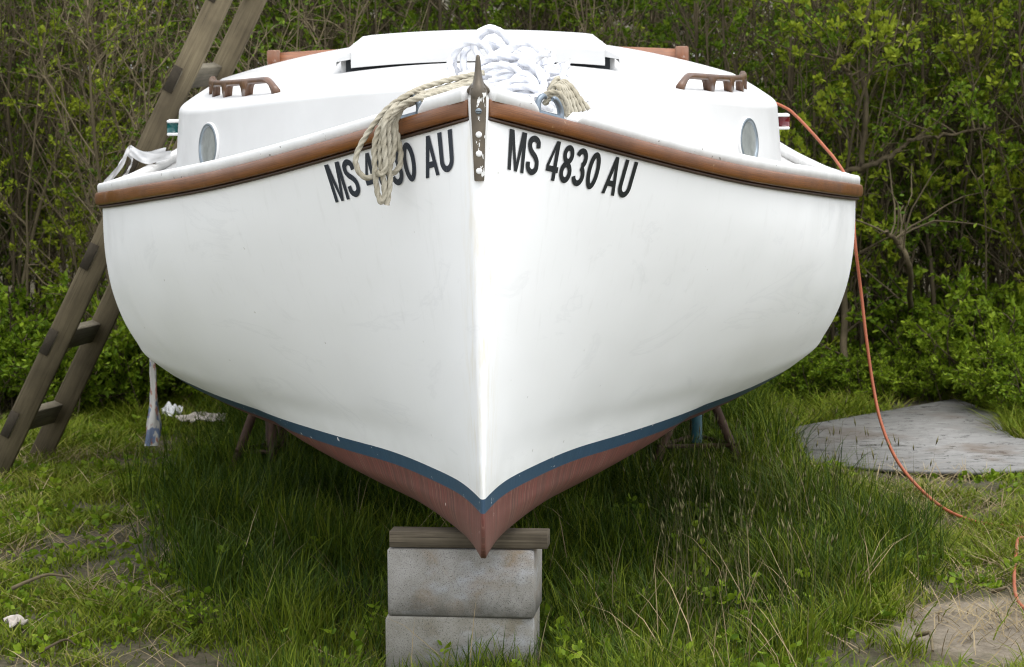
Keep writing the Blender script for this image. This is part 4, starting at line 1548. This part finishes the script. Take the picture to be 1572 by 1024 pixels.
def bush(x, y, sc, label, group, name='low_shrub'):
    o = empty(name, (x, y, -.02), (0, 0, random.uniform(0, 6.28)))
    o.scale = (sc, sc, sc * random.uniform(.85, 1.15))
    v = random.choice(WD if name == 'broad_leaf_weed' else SH)
    link('stems', v[0], o); link('foliage', v[1], o)
    tag(o, label, 'shrub', group)


for i in range(20):
    p = G(random.uniform(-60, 240), random.uniform(588, 636))
    bush(p.x, p.y, random.uniform(.6, 1.25), 'low bright green leafy shrub at the foot of the thicket behind the ladder', 'shrubs behind the ladder')
for i in range(23):
    qx = 1195 + 420 * i / 23 + random.uniform(-12, 12)
    p = G(qx, random.uniform(580, 614))
    bush(p.x, p.y, random.uniform(.45, .95) * (1.25 if qx > 1440 else 1), 'low bright green leafy shrub at the foot of the thicket behind the plywood', 'shrubs behind the plywood')
for i in range(9):
    p = G(random.uniform(1545, 1640), random.uniform(615, 650))
    bush(p.x, p.y, random.uniform(.6, .8), 'leafy green weed crowding the broken corner of the plywood', 'weeds at the plywood corner', 'leafy_weed')
for i in range(10):
    p = G(random.uniform(240, 420), random.uniform(588, 618))
    bush(p.x, p.y, random.uniform(.6, .85), 'low green shrub seen under the left turn of the hull', 'shrubs under the left bilge')
for (qx, qy, s, lb) in [(520, 1040, .32, 'small broad-leaved weed left of the concrete blocks'), (720, 1085, .36, 'small broad-leaved weed growing against the lower concrete block'), (960, 960, .42, 'broad-leaved weed in the grass right of the concrete blocks'),
                        (905, 1005, .36, 'yellow-green weed low in the grass right of the blocks'), (1060, 920, .38, 'taller green weed among the grass under the right bow'), (310, 960, .3, 'small weed on the lawn at the lower left')]:
    p = G(qx, qy)
    bush(p.x, p.y, s * 1.35, lb, None, 'broad_leaf_weed')

# small broad-leaved plants low in the turf
x, y = scatter(5200, -3.2, 3.2, -.1, 5.2)
keep = (fbm(x, y, 2.6, 21) > .5) & ~on_ply(x, y) & ~on_block(x, y) & (sand_mask(x, y) > 1)
x, y = x[keep], y[keep]
rp = 5
C = np.repeat(np.stack([x, y, gnoise(x, y) + rng.uniform(.0, .10, len(x)) * (.35 + .65 * tall_mask(x, y))], 1), rp, 0)
D_ = rng.normal(0, 1, C.shape); D_[:, 2] = np.abs(D_[:, 2]) * .5 + .15
V, F = leaf_mesh(C + rng.normal(0, .006, C.shape), D_, rng.uniform(.014, .034, len(C)), .62)
tag(obj('turf_weeds', V, F, M['leaf_shrub']), 'small broad-leaved weeds scattered low through the grass', 'weeds', kind='stuff')

# far woods close the view behind the thicket
x = rng.uniform(-9, 9, 52000); y = rng.uniform(10.5, 14.5, 52000); z = rng.uniform(0, 1, 52000) ** .9 * 4.2
cl_ = fbm(x * 1.0, z * 1.6 + y, 2.2, 4)
m = rng.uniform(0, 1, len(x)) < np.clip(cl_ * 1.5 - .25, .05, 1)
C = np.stack([x, y, z], 1)[m]
V, F = leaf_mesh(C, rng.normal(0, 1, C.shape), rng.uniform(.04, .09, len(C)), .6)
mb = MB().add(V, F)
o = mb.build('far_woods', M['leaf_far'])
tag(o, 'dark mass of woodland behind the thicket', 'woods', kind='stuff')
x = rng.uniform(-22, 22, 34000); y = rng.uniform(17, 22, 34000); z = rng.uniform(0, 1, 34000) ** 1.2 * 7
C = np.stack([x, y, z], 1)
V, F = leaf_mesh(C, rng.normal(0, 1, C.shape), rng.uniform(.16, .34, len(C)), .7)
o = obj('distant_woods', V, F, M['leaf_far'])
tag(o, 'distant dark trees closing the background', 'woods', kind='stuff')

# white rail far back, glimpsed between the stems
ra, rb = P(60, 108, 16.6), P(1560, 78, 16.6)
wr = empty('rail_fence', (ra.x, ra.y, 0))
tag(wr, 'pale horizontal rail glimpsed through the thicket far behind the boat', 'fence')
V, F, U = tube([ra - wr.location, (ra + rb) / 2 - wr.location, rb - wr.location], .022, 10)
obj('top_rail', V, F, M['cloth'], wr)
for k in range(6):
    q_ = ra.lerp(rb, k / 5)
    V, F, U = tube([Vector((q_.x, q_.y, -.05)) - wr.location, Vector((q_.x, q_.y, q_.z - .02)) - wr.location], .03, 10)
    obj('post', V, F, M['bark'], wr)

# sticks on the ground
def stick(a, b, r, label, mat):
    mid = (a + b) / 2 + Vector((.02, .03, .02))
    q1 = a.lerp(mid, .5) + Vector((0, -.015, .006))
    o = obj('stick', *tube(catmull([a, q1, mid, b], n=6), np.linspace(r, r * .5, 19), 7)[:2], mat)
    tag(o, label, 'stick')


stick(G(18, 904, .03), G(108, 886, .05), .007, 'pale curved stick on the lawn at the left', M['bark_pale'])
stick(G(60, 1003, .02), G(116, 990, .03), .005, 'dark thin stick on bare ground at the lower left', M['bark'])
stick(G(1408, 975, .02), G(1432, 1000, .02), .008, 'short pale stick at the edge of the bare sand', M['bark_pale'])
stick(G(1524, 908, .03), G(1556, 925, .03), .007, 'pale twig on the sand beside the orange cord', M['bark_pale'])

# ------------------------------------------------------------------ light
w = bpy.data.worlds.new('World')
scene.world = w
w.use_nodes = True
nt = w.node_tree
bg = nt.nodes['Background']
sky = nt.nodes.new('ShaderNodeTexSky')
sky.sky_type = 'NISHITA'
sky.sun_disc = False
EL, AZ = R(77), R(122)                      # sun behind the camera to the right
sky.sun_elevation = EL
sky.sun_rotation = AZ
sky.air_density = 1.0
sky.dust_density = 2.0
sky.ozone_density = 1.0
hs = nt.nodes.new('ShaderNodeHueSaturation')
hs.inputs['Saturation'].default_value = .20
nt.links.new(sky.outputs[0], hs.inputs['Color'])
nt.links.new(hs.outputs[0], bg.inputs[0])
bg.inputs[1].default_value = .15
sl = bpy.data.lights.new('sun', 'SUN')
sl.energy = .55
sl.angle = R(60)
sl.color = (1, .97, .90)
so = bpy.data.objects.new('sun', sl)
COL.objects.link(so)
dirv = Vector((math.sin(AZ) * math.cos(EL), math.cos(AZ) * math.cos(EL), math.sin(EL)))
so.rotation_euler = dirv.to_track_quat('Z', 'Y').to_euler()

vs = scene.view_settings
vs.view_transform = 'Standard'
vs.look = 'None'
vs.exposure = 1.6
vs.gamma = 1
scene.cycles.filter_width = 1.1
scene.cycles.use_denoising = True
scene.cycles.denoiser = 'OPENIMAGEDENOISE'
scene.cycles.denoising_prefilter = 'ACCURATE'
